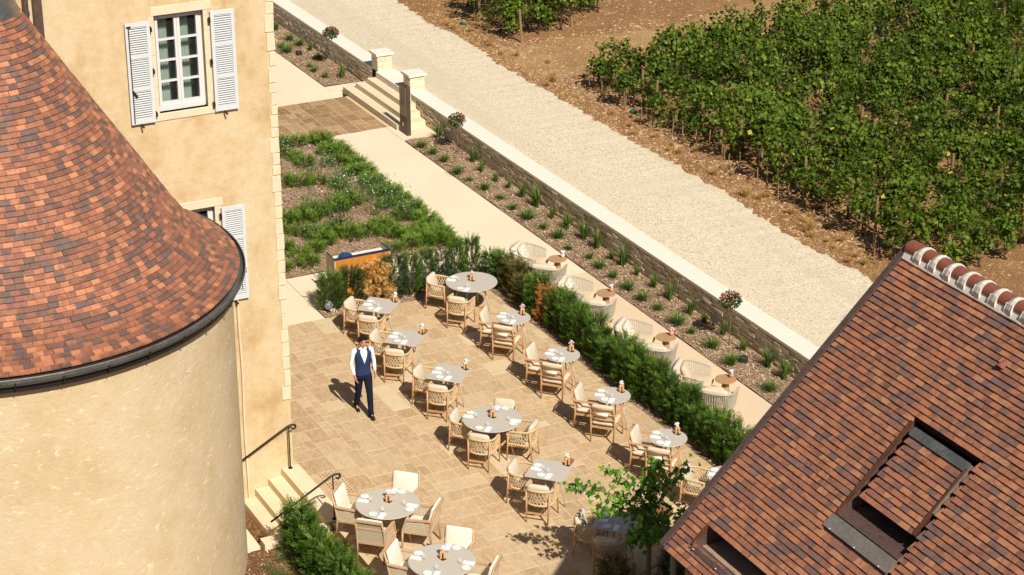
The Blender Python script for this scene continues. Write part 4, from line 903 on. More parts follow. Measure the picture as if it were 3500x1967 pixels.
PR.update(plate=plate_p(), napkin=napkin_p(), glass=glass_p(), tray=tray_p(), mill=mill_p(), vaseP=vase_p('vase_pink', 'pink_petal'), vaseW=vase_p('vase_pale', 'white_petal'), vaseM=vase_p('vase_pink', 'white_petal'))
register(None); USED = set()
def place(key, loc, rz, label, group):
    p = PR[key]
    if key in USED: o = copy_tree(p)
    else: o = p; USED.add(key)
    o.location = loc; o.rotation_euler = (0, 0, rz); o['label'] = label; o['group'] = group; return o
Q = math.sqrt(.5)
DIRS = {'left': ((-Q, -Q), PI/4), 'near': ((Q, -Q), 3*PI/4), 'right': ((Q, Q), -3*PI/4), 'far': ((-Q, Q), -PI/4)}
CH = {'rope': 'woven rope armchair', 'wood': 'slatted teak armchair', 'cane': 'cane-panelled armchair'}
# (table key, s, t, yaw, chair kind, chair distance, seats, vase, phrase)
TABLES = [
 ('big', -39.02, 18.85, 0, 'rope', .78, ['left', 'near'], 'vaseP', 'the large round table by the hedge corner'),
 ('sq', -38.77, 16.45, PI/4, 'rope', .50, ['left', 'near'], 'vaseW', 'the square table closest to the desk'),
 ('sq', -36.94, 16.27, PI/4, 'rope', .50, ['left', 'near'], 'vaseW', 'the square table behind the person'),
 ('sq', -34.93, 16.34, PI/4, 'rope', .50, ['left', 'near'], 'vaseW', 'the square table third from the desk'),
 ('big', -32.67, 16.21, 0, 'rope', .60, ['left', 'near', 'right', 'far'], 'vaseP', 'the large round table amid the terrace'),
 ('sq', -30.29, 16.22, PI/4, 'rope', .50, ['left', 'near'], 'vaseM', 'the square table left of the young tree'),
 ('sq', -28.05, 16.40, PI/4, 'rope', .50, ['left', 'near'], 'vaseP', 'the square table in the roof shadow'),
 ('small', -36.82, 18.80, 0, 'wood', .45, ['left', 'near'], 'vaseP', 'the small round table farthest up the hedge'),
 ('small', -34.66, 18.85, 0, 'wood', .45, ['left', 'near'], 'vaseP', 'the small round table second along the hedge'),
 ('small', -32.50, 18.83, 0, 'wood', .45, ['left', 'near'], 'vaseM', 'the small round table third along the hedge'),
 ('small', -30.40, 18.88, 0, 'wood', .45, ['left', 'near'], 'vaseM', 'the small round table behind the young tree'),
 ('big', -30.50, 13.00, 0, 'cane', .62, ['left', 'near', 'right', 'far'], 'vaseM', 'the large round table by the steps'),
 ('big', -28.22, 13.02, 0, 'cane', .62, ['left', 'near', 'right', 'far'], 'vaseM', 'the large round table at the bottom edge'),
 ('small', -28.60, 19.08, 0, 'rope', .55, ['left'], 'vaseM', 'the small round table partly behind the roof'),
]
TD = {'big': 'large round grey dining table', 'sq': 'square grey dining table', 'small': 'small round grey dining table'}
for (tk, s, t_, yaw, ck, dist, seats, vk, ph) in TABLES:
    desc = ph.split(' table ', 1)[1]
    place(tk, (s, t_, .002), yaw, f'{TD[tk]} {desc}', 'dining tables on the terrace'); r = {'big': .59, 'sq': .375, 'small': .375}[tk]
    for sd in seats:
        (dx, dy), face = DIRS[sd]; j = rg.uniform(-.06, .06); d2 = dist+rg.uniform(-.025, .025)+ (.03 if sd in ('right',) else 0)
        place(ck, (s+dx*d2, t_+dy*d2, .002), face+j, f'{CH[ck]} {sd} of {ph}', f'{ck} armchairs on the terrace')
        lx, ly = -math.sin(face), math.cos(face)      # the sitter's left
        e = r-.115; jj = lambda: rg.uniform(-.012, .012)
        place('plate', (s+dx*e+lx*.10+jj(), t_+dy*e+ly*.10+jj(), .7425), rg.uniform(0, 6), f'white side plate at the {sd} place of {ph}', 'side plates')
        place('napkin', (s+dx*(e-.01)-lx*.055+jj(), t_+dy*(e-.01)-ly*.055+jj(), .7425), face+rg.uniform(-.12, .12), f'folded white napkin at the {sd} place of {ph}', 'folded napkins')
        e2 = r-.27; place('glass', (s+dx*e2-lx*.02+jj(), t_+dy*e2-ly*.02+jj(), .7425), 0, f'clear tumbler at the {sd} place of {ph}', 'tumblers')
    cx, cy = {'big': (s-.06, t_+.03), 'sq': (s-.02, t_+.385), 'small': (s-.06, t_+.24)}[tk]
    place('tray', (cx, cy, .7425), PI/2+rg.uniform(-.2, .2)+.35, f'dark mill tray on {ph}', 'mill trays')
    for kx, nm in ((-.028, 'left'), (.030, 'right')):
        place('mill', (cx+.015+kx*.35, cy+kx, .7525), 0, f'{nm}-hand wooden mill on {ph}', 'wooden mills')
    place(vk, (cx-.10, cy+.055, .7425), rg.random(), f'small ribbed vase of blossom on {ph}', 'flower vases')
for x, y, ph in ((-36.98, 16.72, 'the square table behind the person'), (-30.36, 16.70, 'the square table left of the young tree')):
    tp = thing('terracotta_pot', f'small terracotta dish behind the vase on {ph}', 'dish', (x, y, .7425)); m = MB(); m.lathe([(.05, 0), (.075, .03), (.08, .05), (.072, .05), (.05, .01)], 20); m.build('dish', 'rust_steel', tp, smooth=True); m = MB(); m.lathe([(.082, .046), (.084, .052), (.078, .054)], 20); m.build('rim', 'rust_steel', tp)
# lounge sets along the path
PH = ['nearest the shrub bed', 'second from the shrub bed', 'third from the shrub bed', 'closest to the tiled roof']
def side_table(): 
    t = thing('side_table', 'x', 'side table'); m = MB(); m.lathe([(.105, 0), (.107, .02), (.072, .42), (.07, .49)], 32); m.build('pedestal', 'teak_side', t, smooth=True)
    m = MB(); m.lathe([(.20, .488), (.22, .492), (.224, .503), (.22, .512), (.20, .5125)], 48); m.build('table_top', 'teak_side', t); return t
PR['side'] = side_table(); register(None)
for (s, t_), ph, fl in zip([(-39.83, 21.50), (-37.54, 21.53), (-34.86, 21.51), (-32.50, 21.54)], PH, ['vaseW', 'vaseM', 'vaseP', 'vaseM']):
    place('side', (s, t_, .002), rg.uniform(0, 6), f'round teak side table of the lounge pair {ph}', 'teak side tables on the path')
    place(fl, (s+.0, t_+.14, .514), 0, f'small ribbed vase of blossom on the teak side table {ph}', 'flower vases')
    last = ph == PH[-1]
    place('loungeB' if last else 'loungeA', (s-.50, t_-.55, .002), PI/4+rg.uniform(-.05, .05), f'rope lounge chair facing right in the pair {ph}', 'rope lounge chairs on the path')
    place('loungeB', (s+.52, t_-.55, .002), 3*PI/4+rg.uniform(-.05, .05), f'rope lounge chair seen from behind in the pair {ph}', 'rope lounge chairs on the path')
# rust coloured low table beyond the shaded table
bt = thing('bistro_table', 'low rust-brown round metal table half hidden behind the young tree', 'table', (-28.42, 17.42, .002))
m = MB(); m.lathe([(.32, .47), (.34, .475), (.34, .49), (.32, .495)], 40); m.build('table_top', 'rust_steel', bt)
for k in range(3):
    a = .5+k*2*PI/3; m = MB(); m.tube([(.30*math.cos(a), .30*math.sin(a), 0), (.12*math.cos(a), .12*math.sin(a), .47)], .013, 6); m.build('leg', 'rust_steel', bt)

# reception desk
dk = thing('reception_desk', 'wooden reception desk with navy edging behind the golden dead shrub', 'desk', (-41.1, 16.95, .002))
MB().box(.215, .245, -.67, .67, .03, 1.06).build('front_panel', 'desk_wood', dk)
for s in (-1, 1): MB().box(-.26, .24, s*.685-.015, s*.685+.015, .0, 1.07).build('side_panel', 'desk_side', dk)
MB().box(.205, .255, -.70, .70, 1.062, 1.10).build('front_edging', 'navy_trim', dk)
for s in (-1, 1): MB().box(-.26, .203, s*.685-.012, s*.685+.012, 1.072, 1.09).build('side_edging', 'navy_trim', dk)
MB().box(-.25, .21, -.667, .667, .93, .96).build('counter', 'desk_top', dk)
m = MB(); m.sphere((0, 0, 0), .17, 20, 8, .55); tag(m.build('dome_lamp', 'blue_gloss', smooth=True, loc=(-41.08, 16.62, 1.02)), 'glossy blue dome lamp standing on the reception desk', 'lamp')
tag(MB().box(-.1, .1, -.07, .07, 0, .02).build('menu_folder', 'leather_brown', loc=(-41.02, 17.19, .964)), 'brown leather menu folder lying on the reception desk', 'folder')
tag(MB().box(-.12, .12, -.13, .13, 0, .008).build('paper_sheets', 'paper', loc=(-41.08, 17.44, .964)), 'white paper sheets on the right end of the reception desk', 'paper')

# ------------------------------------------------------------------ plants
def rand_unit(n): v = RNG.normal(size=(n, 3)); return v/np.linalg.norm(v, axis=1, keepdims=True)
def leaves(P, D, Nn, L, W, fold=0.15):
    """diamond leaves: base P, direction D, rough normal Nn"""
    D = D/np.linalg.norm(D, axis=1, keepdims=True); S = np.cross(D, Nn); S /= (np.linalg.norm(S, axis=1, keepdims=True)+1e-6); U = np.cross(S, D)
    L = np.asarray(L)[:, None]; W = np.asarray(W)[:, None]
    V = np.stack([P, P+D*L*.5+S*W*.5+U*L*fold, P+D*L, P+D*L*.5-S*W*.5+U*L*fold], 1); return V.reshape(-1, 3)
def cloud_mesh(name, V, rnd):
    return np_mesh(name, V, np.arange(len(V)).reshape(-1, 4), rnd)
def yew_mesh(name, h, w, shoots, seed, taper=0.5, ll=.05, droop=0.0):
    rgn = np.random.default_rng(seed); P = []; D = []; Nn = []; L = []; W = []; rr = []
    for k in range(shoots):
        z = h*(rgn.random()**0.85); rad = w/2*(1-taper*(z/h)**1.6)*(.62+.38*math.sin(min(1, z/h*3)*PI/2)); a = rgn.uniform(0, 2*PI); q = rad*math.sqrt(rgn.uniform(.15, 1))
        base = np.array([q*math.cos(a), q*math.sin(a), z*.93]); d = np.array([math.cos(a)*rgn.uniform(.3, 1), math.sin(a)*rgn.uniform(.3, 1), rgn.uniform(.25, 1.3)-droop]); d /= np.linalg.norm(d)
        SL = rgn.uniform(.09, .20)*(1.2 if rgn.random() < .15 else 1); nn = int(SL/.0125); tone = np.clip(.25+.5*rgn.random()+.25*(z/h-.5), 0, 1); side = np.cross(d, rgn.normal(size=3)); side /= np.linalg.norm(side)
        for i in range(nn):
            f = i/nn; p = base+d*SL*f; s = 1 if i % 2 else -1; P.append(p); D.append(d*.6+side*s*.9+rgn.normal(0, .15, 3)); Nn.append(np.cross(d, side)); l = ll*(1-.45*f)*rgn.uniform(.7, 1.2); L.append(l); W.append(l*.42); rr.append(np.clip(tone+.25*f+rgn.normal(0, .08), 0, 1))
    return cloud_mesh(name, leaves(np.array(P), np.array(D), np.array(Nn), L, W), rr)
def stems_mesh(h, w, n, seed):
    rgn = random.Random(seed); m = MB()
    for k in range(n):
        a = rgn.uniform(0, 6.28); m.tube([(0, 0, -.03), (.1*w*math.cos(a), .1*w*math.sin(a), h*.4), (.3*w*math.cos(a), .3*w*math.sin(a), h*.75)], [.012, .008, .003], 5)
    return m.mesh('stem')
def plant(name, label, cat, group, fme, sme, mat, loc, sc=1.0, szz=None, fname='foliage'):
    t = thing(name, label, cat, loc, rg.uniform(0, 6.28), group); t.scale = (sc, sc, szz or sc)
    link(fname, fme, mat, t); link('stem', sme, 'bark_grey', t); return t
YV = [yew_mesh('foliage', 1.0, .62, 430, 10+i, .45, .055) for i in range(5)]; YC = [yew_mesh('foliage', 1.0, .60, 520, 30+i, .2, .05) for i in range(2)]; YS = [stems_mesh(1.0, .5, 5, i) for i in range(3)]
YO = [yew_mesh('foliage', 1.0, .60, 400, 40+i, .35, .05) for i in range(3)]
def matmesh(me, mat): c = me.copy(); c.materials.clear(); return c
GOLD = yew_mesh('foliage', 1.0, .66, 460, 60, .35, .06, .6); ORG = [yew_mesh('foliage', 1.0, .60, 330, 61+i, .4, .05, .3) for i in range(2)]
DARK = [matmesh(y, 0) for y in YO]; OLIVE = [matmesh(y, 0) for y in YO]
row1 = [(16.02, 'g', .92, 'clipped green yew at the left end of the short hedge, beside the spotlight'), (16.58, 'd', .95, 'dark green yew in front of the left half of the reception desk'), (17.20, 'y', 1.02, 'golden dead yew in front of the reception desk'), (17.62, 'd', 1.08, 'dark yew just right of the golden dead yew'), (18.02, 'g', 1.05, 'green yew right of the desk, second past the golden one'), (18.42, 'g', 1.1, 'slim green yew left of the round table by the hedge corner'), (18.80, 'd', 1.0, 'thin dark yew behind the far chair of the corner round table'), (19.18, 'g', 1.12, 'green yew directly behind the corner round table'), (19.62, 'g', 1.15, 'tall spiky green yew right behind the corner round table')]
for t_, k, h, lb in row1:
    fm, mt = {'g': (rg.choice(YV), 'yew_leaf'), 'd': (rg.choice(DARK), 'yew_dark'), 'y': (GOLD, 'dead_gold')}[k]
    if t_ < 16.1: fm = YC[0]
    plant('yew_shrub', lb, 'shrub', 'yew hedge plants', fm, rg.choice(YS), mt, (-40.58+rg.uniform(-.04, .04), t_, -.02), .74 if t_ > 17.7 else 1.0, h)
s = -40.45; k = 0
while s < -26.0:
    kind = 'o' if -39.9 < s < -38.7 else ('r' if -37.95 < s < -37.45 else 'g'); fm, mt = {'g': (rg.choice(YV+YC), 'yew_leaf'), 'o': (rg.choice(OLIVE), 'yew_olive'), 'r': (rg.choice(ORG), 'dead_orange')}[kind]
    seg_ = min([(abs(s-c), n_) for c, n_ in ((-40.2, 'at the hedge corner'), (-37.6, 'by the small round table farthest up'), (-35.7, 'between the first two small round tables'), (-33.6, 'between the second and third small round tables'), (-31.4, 'between the third small round table and the young tree'), (-28.5, 'beside the tiled roof'))])[1]
    lb = {'g': f'green yew of the long hedge {seg_}', 'o': 'olive brown yew of the long hedge near its corner', 'r': 'orange dead yew in the long hedge between green ones'}[kind]; seg_ = kind+' '+seg_ if kind == 'g' else kind
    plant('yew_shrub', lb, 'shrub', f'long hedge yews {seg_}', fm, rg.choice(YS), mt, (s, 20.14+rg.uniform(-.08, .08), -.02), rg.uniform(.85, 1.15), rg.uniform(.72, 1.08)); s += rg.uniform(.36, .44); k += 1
for k in range(8):
    plant('yew_shrub', ('green yew nearest the handrail in the hedge below the terrace steps' if k == 0 else 'green yew in the short hedge running down from the terrace steps'), 'shrub', 'yews below the steps', rg.choice(YV), rg.choice(YS), 'yew_leaf', (-31.05+k*.42, 11.42+rg.uniform(-.06, .06), -.15), rg.uniform(1.0, 1.15), rg.uniform(.92, 1.05))
# ground-cover shrubs: curving bands of low spreading yew
LV = [yew_mesh('foliage', .30, .62, 170, 80+i, .25, .055, .2) for i in range(5)]; LS = stems_mesh(.3, .6, 5, 77)
def band(pts, step=.36):
    out = []
    for (a, b), (c, d) in zip(pts, pts[1:]):
        n = max(1, int(math.hypot(c-a, d-b)/step)); out += [(a+(c-a)*i/n, b+(d-b)*i/n) for i in range(n)]
    return out+[pts[-1]]
BANDS = [[(-51.6, 19.0), (-51.45, 19.5), (-51.45, 20.1)], [(-51.2, 18.2), (-50.85, 18.75), (-50.35, 18.95), (-49.8, 19.1)], [(-48.9, 17.2), (-48.65, 17.95), (-48.45, 18.4), (-48.35, 18.9), (-47.8, 19.2)], [(-46.5, 16.5), (-46.3, 17.1), (-46.15, 17.45), (-46.5, 18.1), (-46.55, 18.6), (-46.75, 19.0)], [(-45.4, 16.6), (-45.15, 17.15)], [(-44.9, 17.35), (-44.95, 17.85), (-44.65, 18.15), (-44.6, 18.6), (-44.85, 19.1), (-44.2, 19.15), (-43.85, 19.45)], [(-44.3, 16.3), (-43.85, 16.55), (-43.95, 17.0), (-44.3, 17.4)], [(-43.1, 18.7), (-43.2, 19.15), (-43.2, 19.55), (-43.05, 19.95)], [(-43.9, 19.8), (-43.5, 19.85), (-43.4, 20.1)], [(-43.3, 15.9), (-43.2, 16.5)]]
shr = []
EDG = 'low green shrub in the straight border along the garden path'
for e in np.arange(-51.4, -42.8, .33): shr.append((e, 20.22+rg.uniform(-.08, .1), EDG))
for i in range(9): shr.append((-50.4+i*.9, 19.9+rg.uniform(-.1, .1), EDG))
ARCN = ['touching the brown paving', 'just below the brown paving', 'second down from the brown paving', 'in the middle of the bed', 'short, against the house corner', 'that holds the blue-green tuft', 'behind the reception desk', 'ending at the bed tip', 'filling the bed tip', 'at the house corner, nearest the desk']
for an, arc in zip(ARCN, BANDS):
    shr += [(x+dx_, y, f'low green shrub of the curved band {an}') for dx_ in ((0, .3) if 'middle' in an or 'tuft' in an else (0,)) for x, y in band(arc)]
for x, y, lb in shr:
    plant('low_shrub', lb, 'shrub', lb.replace('low green shrub', 'low shrubs'), rg.choice(LV), LS, 'ground_shrub', (x+rg.uniform(-.05, .05), y+rg.uniform(-.05, .05), 0), rg.uniform(.7, .98), rg.uniform(.65, .95))
# airy white-flowered perennials
def gaura_mesh(seed):
    rgn = np.random.default_rng(seed); n = 330; P = np.stack([rgn.normal(0, .16, n), rgn.normal(0, .16, n), rgn.uniform(0, .38, n)], 1); D = rand_unit(n)*.5+np.array([0, 0, .9]); L = rgn.uniform(.05, .11, n); return cloud_mesh('foliage', leaves(P, D, rand_unit(n), L, L*.16), rgn.random(n))
def bloom_mesh(seed):
    rgn = np.random.default_rng(seed); n = 24; P = np.stack([rgn.normal(0, .2, n), rgn.normal(0, .2, n), rgn.uniform(.25, .55, n)], 1); L = rgn.uniform(.02, .038, n); return cloud_mesh('blossom', leaves(P, rand_unit(n), rand_unit(n), L, L*.8), rgn.random(n))
GF = [gaura_mesh(i) for i in range(3)]; GB = [bloom_mesh(i) for i in range(3)]
for x, y in [(-51.0, 17.0), (-50.6, 17.9), (-50.9, 18.8), (-50.2, 18.3), (-49.4, 19.5), (-48.9, 18.9), (-48.2, 19.4), (-47.6, 19.2), (-47.2, 19.7), (-46.8, 18.9), (-46.5, 19.5), (-46.0, 20.0), (-45.5, 19.3), (-46.3, 17.9), (-47.0, 20.1), (-45.0, 19.8), (-48.9, 17.4), (-44.7, 17.2)]:
    p = plant('flowering_perennial', 'airy perennial with tiny white flowers among the low shrubs', 'flower', 'white flowered perennials in the bed', rg.choice(GF), LS, 'herb_leaf', (x, y, .03), rg.uniform(.9, 1.3)); link('blossom', rg.choice(GB), 'white_petal', p)
# blue-green upright perennial in the shrub bed
plant('fine_perennial', 'tall feathery blue-green perennial among the low shrubs', 'plant', None, gaura_mesh(50), LS, 'yew_dark', (-45.1, 18.1, .03), 1.5, 1.5)
# grasses along the wall
def grass_mesh(seed, n, h, spread, w=.012):
    rgn = np.random.default_rng(seed); V = []; r = []
    for k in range(n):
        a = rgn.uniform(0, 2*PI); q = rgn.uniform(0, .05); hh = h*rgn.uniform(.55, 1.1); sp = spread*rgn.uniform(.2, 1.1); b = np.array([q*math.cos(a), q*math.sin(a), 0]); d = np.array([math.cos(a), math.sin(a), 0]); sd = np.array([-math.sin(a), math.cos(a), 0])*w/2; pr = None
        pts = [b+d*sp*f**1.7+np.array([0, 0, hh*(f-.38*f*f*sp/spread)]) for f in (0, .35, .7, 1)]; t = rgn.random()
        for i in range(3):
            w0, w1 = (1, .9, .6)[i], (.9, .6, .1)[i]; V += [pts[i]-sd*w0, pts[i]+sd*w0, pts[i+1]+sd*w1, pts[i+1]-sd*w1]; r.append(min(1, t*.8+.1*i))
    return cloud_mesh('blades', np.array(V), r)
GM = [grass_mesh(i, 120, .26, .24) for i in range(3)]; GU = [grass_mesh(10+i, 70, .50, .20, .016) for i in range(3)]; GS_ = [grass_mesh(20+i, 60, .18, .13) for i in range(2)]; GD = [grass_mesh(30+i, 110, .42, .26, .008) for i in range(3)]
GRASS = [(-62.36,23.05),(-61.09,23.02),(-60.44,22.49),(-59.87,22.47),(-60.37,23.1),(-58.09,22.53),(-57.58,22.46),(-58.82,23.12),(-56.85,22.54),(-56.62,23.0),(-59.72,23.2),(-50.2,23.25),(-49.68,22.48),(-49.03,22.55),(-48.36,22.56),(-47.34,22.47),(-46.69,22.51),(-47.96,23.25),(-47.18,23.13),(-46.33,23.11),(-45.91,22.6),(-45.7,23.2),(-45.1,22.65),(-44.95,23.2),(-44.3,22.6),(-44.2,23.22),(-43.5,22.62),(-43.3,23.2),(-42.76,22.66),(-42.45,23.17),(-42.01,22.71),(-41.67,23.22),(-41.01,23.24),(-41.26,22.59),(-40.22,23.2),(-39.77,23.25),(-40.52,22.76),(-39.85,22.66),(-39.08,23.24),(-39.22,22.67),(-38.27,23.24),(-38.42,22.65),(-37.72,22.62),(-37.51,23.22),(-37.1,22.66),(-36.59,23.2),(-36.01,23.22),(-36.21,22.65),(-35.68,22.69),(-34.79,22.68),(-35.27,23.25),(-34.36,23.2),(-33.92,22.6),(-33.43,23.22),(-32.78,23.2),(-32.43,22.63),(-31.8,23.2),(-31.6,22.65)]
for i, (x, y) in enumerate(GRASS):
    left = x < -55; up = y > 22.95; fm = rg.choice(GU if up else GM) if not left else rg.choice(GU+GM)
    where = 'in the bed left of the entrance steps' if left else ('close under the garden wall' if up else 'on the path side of the wall bed')
    kind = 'upright green grass tuft' if up else 'low mounded green grass tuft'
    t = thing('grass_tuft', f'{kind} {where}', 'grass', (x, y, .0), rg.uniform(0, 6.28), f'{kind}s {where}'); t.scale = (rg.uniform(.7, 1.5),)*3; link('blades', fm, 'grass_blade', t)
for k in range(9):
    t = thing('weed', 'small green weed on the soil below the terrace steps', 'weed', (-31.0+rg.uniform(0, 2.2), 10.75+rg.uniform(-.15, .3), -.12), rg.uniform(0, 6), 'weeds below the steps'); t.scale = (rg.uniform(.4, .7),)*3; link('foliage', rg.choice(GF), 'herb_leaf', t)
# standard roses
def rose(loc, h, lb, fl, seed):
    t = thing('standard_rose', lb, 'rose', loc); rgn = np.random.default_rng(seed); m = MB(); m.tube([(0, 0, 0), (.01, .01, h*.5), (-.01, .02, h)], [.014, .012, .010], 6); m.build('stem', 'bark_grey', t)
    c = np.array([0, 0, h+.16]); n = 620; q = rand_unit(n)*(rgn.random((n, 1))**.4)*np.array([.23, .23, .17]); P = c+q; D = q+rand_unit(n)*.15; L = rgn.uniform(.04, .075, n); link('foliage', cloud_mesh('foliage', leaves(P, D, rand_unit(n)+np.array([0, 0, .8]), L, L*.62), rgn.random(n)), 'rose_leaf', t)
    for k in range(fl):
        d = rand_unit(1)[0]; d[2] = abs(d[2])*.9; p = c+d*np.array([.24, .24, .21]); m = MB(); m.cur = rgn.random()
        m.sphere(p, .025, 7, 5, .8); m.cur = rgn.random(); m.sphere(p+np.array([0, 0, .012]), .016, 6, 4); m.build('rose_bloom', 'rose_petal', t)
rose((-57.71, 23.11, 0), .98, 'small standard rose with pink blooms in the bed left of the entrance steps', 22, 1); rose((-48.91, 23.22, 0), .80, 'thin standard rose with red blooms next to the brown sign', 16, 2); rose((-34.82, 23.12, 0), .92, 'full standard rose with red blooms at the right end of the wall bed', 18, 3)
# spot lights in the beds
def bollard(loc, lb):
    t = thing('ground_light', lb, 'light', loc); m = MB(); m.lathe([(.10, 0), (.10, .13), (.092, .14), (.085, .14), (.08, .125), (.02, .12)], 20); m.build('housing', 'black_plastic', t); m = MB(); m.lathe([(.079, .121), (.02, .124)], 16); m.build('lens', 'sign_brown', t)
bollard((-59.47, 22.71, 0), 'round black ground light in the bed left of the entrance steps'); bollard((-33.9, 22.9, 0), 'round black ground light near the right end of the wall bed')
t = thing('garden_spotlight', 'grey garden spotlight on the ground beside the left hedge end', 'light', (-40.42, 15.9, 0), .6); m = MB(); m.tube([(0, -.06, .17), (0, .07, .20)], [.07, .085], 12); m.build('head', 'grey_plastic', t); m = MB(); m.tube([(0, 0, 0), (0, 0, .15)], .015, 6); m.build('spike', 'black_plastic', t); MB().box(-.05, .05, .10, .18, 0, .05).build('junction_box', 'paper', t)

# ------------------------------------------------------------------ vineyard
ORD = ['first', 'second', 'third', 'fourth', 'fifth', 'sixth', 'seventh', 'eighth', 'ninth', 'tenth', 'eleventh', 'twelfth', 'thirteenth', 'fourteenth', 'fifteenth', 'sixteenth', 'seventeenth']
def vine_mesh(seed, n=430, hz=1.0):
    """ragged vine: a few leafy clumps along the wire, trailing shoots, holes between"""
    rgn = np.random.default_rng(seed); K = rgn.integers(5, 8); cy = rgn.uniform(-.52, .52, K); cz = rgn.uniform(.45, 1.18, K); cx = rgn.normal(0, .10, K); sg_ = rgn.uniform(.09, .17, K)
    k = rgn.integers(0, K, n); P = np.stack([cx[k]+rgn.normal(0, 1, n)*sg_[k]*.9, cy[k]+rgn.normal(0, 1, n)*sg_[k]*1.15, cz[k]+rgn.normal(0, 1, n)*sg_[k]*1.1], 1)
    m = n//7; sh = rgn.integers(0, 6, m); f = rgn.random(m); a = rgn.uniform(0, 6.28, 6); P[:m] = np.stack([np.cos(a[sh])*.28*f, rgn.uniform(-.4, .4, 6)[sh]+np.sin(a[sh])*.35*f, .85+.85*f-.35*f*f], 1)+rgn.normal(0, .03, (m, 3))
    P[:, 2] = np.clip(P[:, 2], .16, 1.75); c = np.array([0, 0, .7]); out = (P-c)*np.array([1.6, .3, .8])+np.array([.25, 0, .35])+rand_unit(n)*.55; D = rand_unit(n)*.8+np.array([0, 0, -.6])+out*.3; L = rgn.uniform(.075, .135, n)
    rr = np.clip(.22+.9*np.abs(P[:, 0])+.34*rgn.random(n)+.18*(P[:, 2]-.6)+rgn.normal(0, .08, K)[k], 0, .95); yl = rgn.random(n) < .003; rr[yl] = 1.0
    return cloud_mesh('foliage', leaves(P-D*L[:, None]*.3, D, out, L, L*.95, .12), rr)
def vine_trunk(seed):
    r = random.Random(seed); m = MB(); p = [(r.uniform(-.03, .03), r.uniform(-.05, .05), z) for z in (-.02, .12, .25, .38, .46)]; m.tube(p, [.045, .036, .032, .03, .032], 6); e = p[-1]; m.tube([e, (0, .2, .52), (0, .5, .50)], [.024, .014, .008], 5); m.tube([e, (0, -.15, .55), (0, -.35, .52)], [.020, .012, .007], 5); return m.mesh('trunk')
VM = [vine_mesh(200+i) for i in range(14)]; VT = [vine_trunk(i) for i in range(4)]
def tmax(s): return 33.4-(s+37.3)*.86+2.6
DRIFT = -0.12
def vine_row(s, t0, t1, rowname):
    t_ = t0; k = 0
    while t_ < t1:
        if rg.random() > .16 or k == 0:
            lb = f'grapevine at the road end of {rowname}' if k == 0 else f'leafy grapevine in {rowname}'
            v = thing('grapevine', lb, 'grapevine', (s+DRIFT*(t_-28.8)+rg.uniform(-.05, .05), t_+rg.uniform(-.1, .1), .60), rg.choice([0, PI])-DRIFT+rg.uniform(-.08, .08), ('grapevines at the row ends' if k == 0 else f'grapevines of {rowname}'))
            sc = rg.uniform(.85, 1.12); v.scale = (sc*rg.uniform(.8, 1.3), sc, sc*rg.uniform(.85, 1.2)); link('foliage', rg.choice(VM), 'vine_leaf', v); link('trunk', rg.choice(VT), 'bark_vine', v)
        t_ += rg.uniform(.88, 1.0); k += 1
POSTM = MB(); POSTM.tube([(0, 0, -.1), (0, 0, 1.08)], [.042, .036], 8); POSTM = POSTM.mesh('vineyard_post'); THIN = MB(); THIN.tube([(0, 0, -.05), (0, 0, .55)], .016, 6); THIN = THIN.mesh('vine_stake')
rows = [-50.6+1.0*i for i in range(17)]
for i, s in enumerate(rows):
    t1 = max(31.5, tmax(s)); rn = f'the {ORD[i]} row right of the dry lane'; vine_row(s, 28.75+rg.uniform(-.15, .25), t1, rn)
    for t_ in np.arange(28.95+rg.uniform(-.15, .15), t1, 3.4):
        first = t_ < 30; o = link('vineyard_post', POSTM, 'post_wood', None, (s+DRIFT*(t_-28.8)+rg.uniform(-.08, .08), t_, .58), (rg.uniform(-.09, .09), rg.uniform(-.07, .07), 0)); tag(o, f'weathered wooden post at the road end of {rn}' if first else f'weathered wooden post within {rn}', 'post', 'end posts of the vine rows' if first else 'posts within the vine rows')
    for q in range(2): o = link('vine_stake', THIN, 'post_wood', None, (s+rg.uniform(-.2, .2), 28.3+rg.uniform(-.2, .4), .58), (rg.uniform(-.1, .1), rg.uniform(-.1, .1), 0)); tag(o, f'thin short wooden stake at the foot of {rn}', 'stake', 'thin stakes by the row ends')
    w = MB()
    for z in (.55, .95): w.tube([(0, 28.9, z), (DRIFT*(t1-28.9)/2, (28.9+t1)/2, z-.02), (DRIFT*(t1-28.9), t1, z)], .004, 4)
    tag(w.build('trellis_wire', 'wire', loc=(s, 0, .58)), f'thin trellis wires strung along {rn}', 'wire', 'trellis wires of the vine rows')
for ri, (s, a, b) in enumerate(((-56.2, 28.7, 31.4), (-57.2, 28.8, 32.8), (-58.2, 28.8, 33.4), (-59.2, 28.9, 34), (-60.2, 29.0, 34.5), (-57.6, 36.0, 38.4), (-58.6, 36.2, 39.5))): vine_row(s, a, b, f'the {ORD[ri]} row left of the dry lane')
for x, y in ((-55.75, 28.75), (-56.6, 31.0), (-58.4, 28.6), (-58.0, 36.4)): tag(link('vineyard_post', POSTM, 'post_wood', None, (x, y, .58), (.05, -.04, 0)), 'weathered wooden post in the vines left of the dry lane', 'post', 'posts left of the lane')
sgn = thing('row_marker', 'small brown row marker plate numbered 6 among the vines', 'sign', (-51.0, 34.9, .6), R(-63+90)); m = MB(); m.tube([(0, 0, 0), (0, 0, .9)], .012, 6); m.build('stake', 'post_wood', sgn); MB().box(-.10, .10, -.012, .0, .72, .98).build('plate', 'rust_steel', sgn)
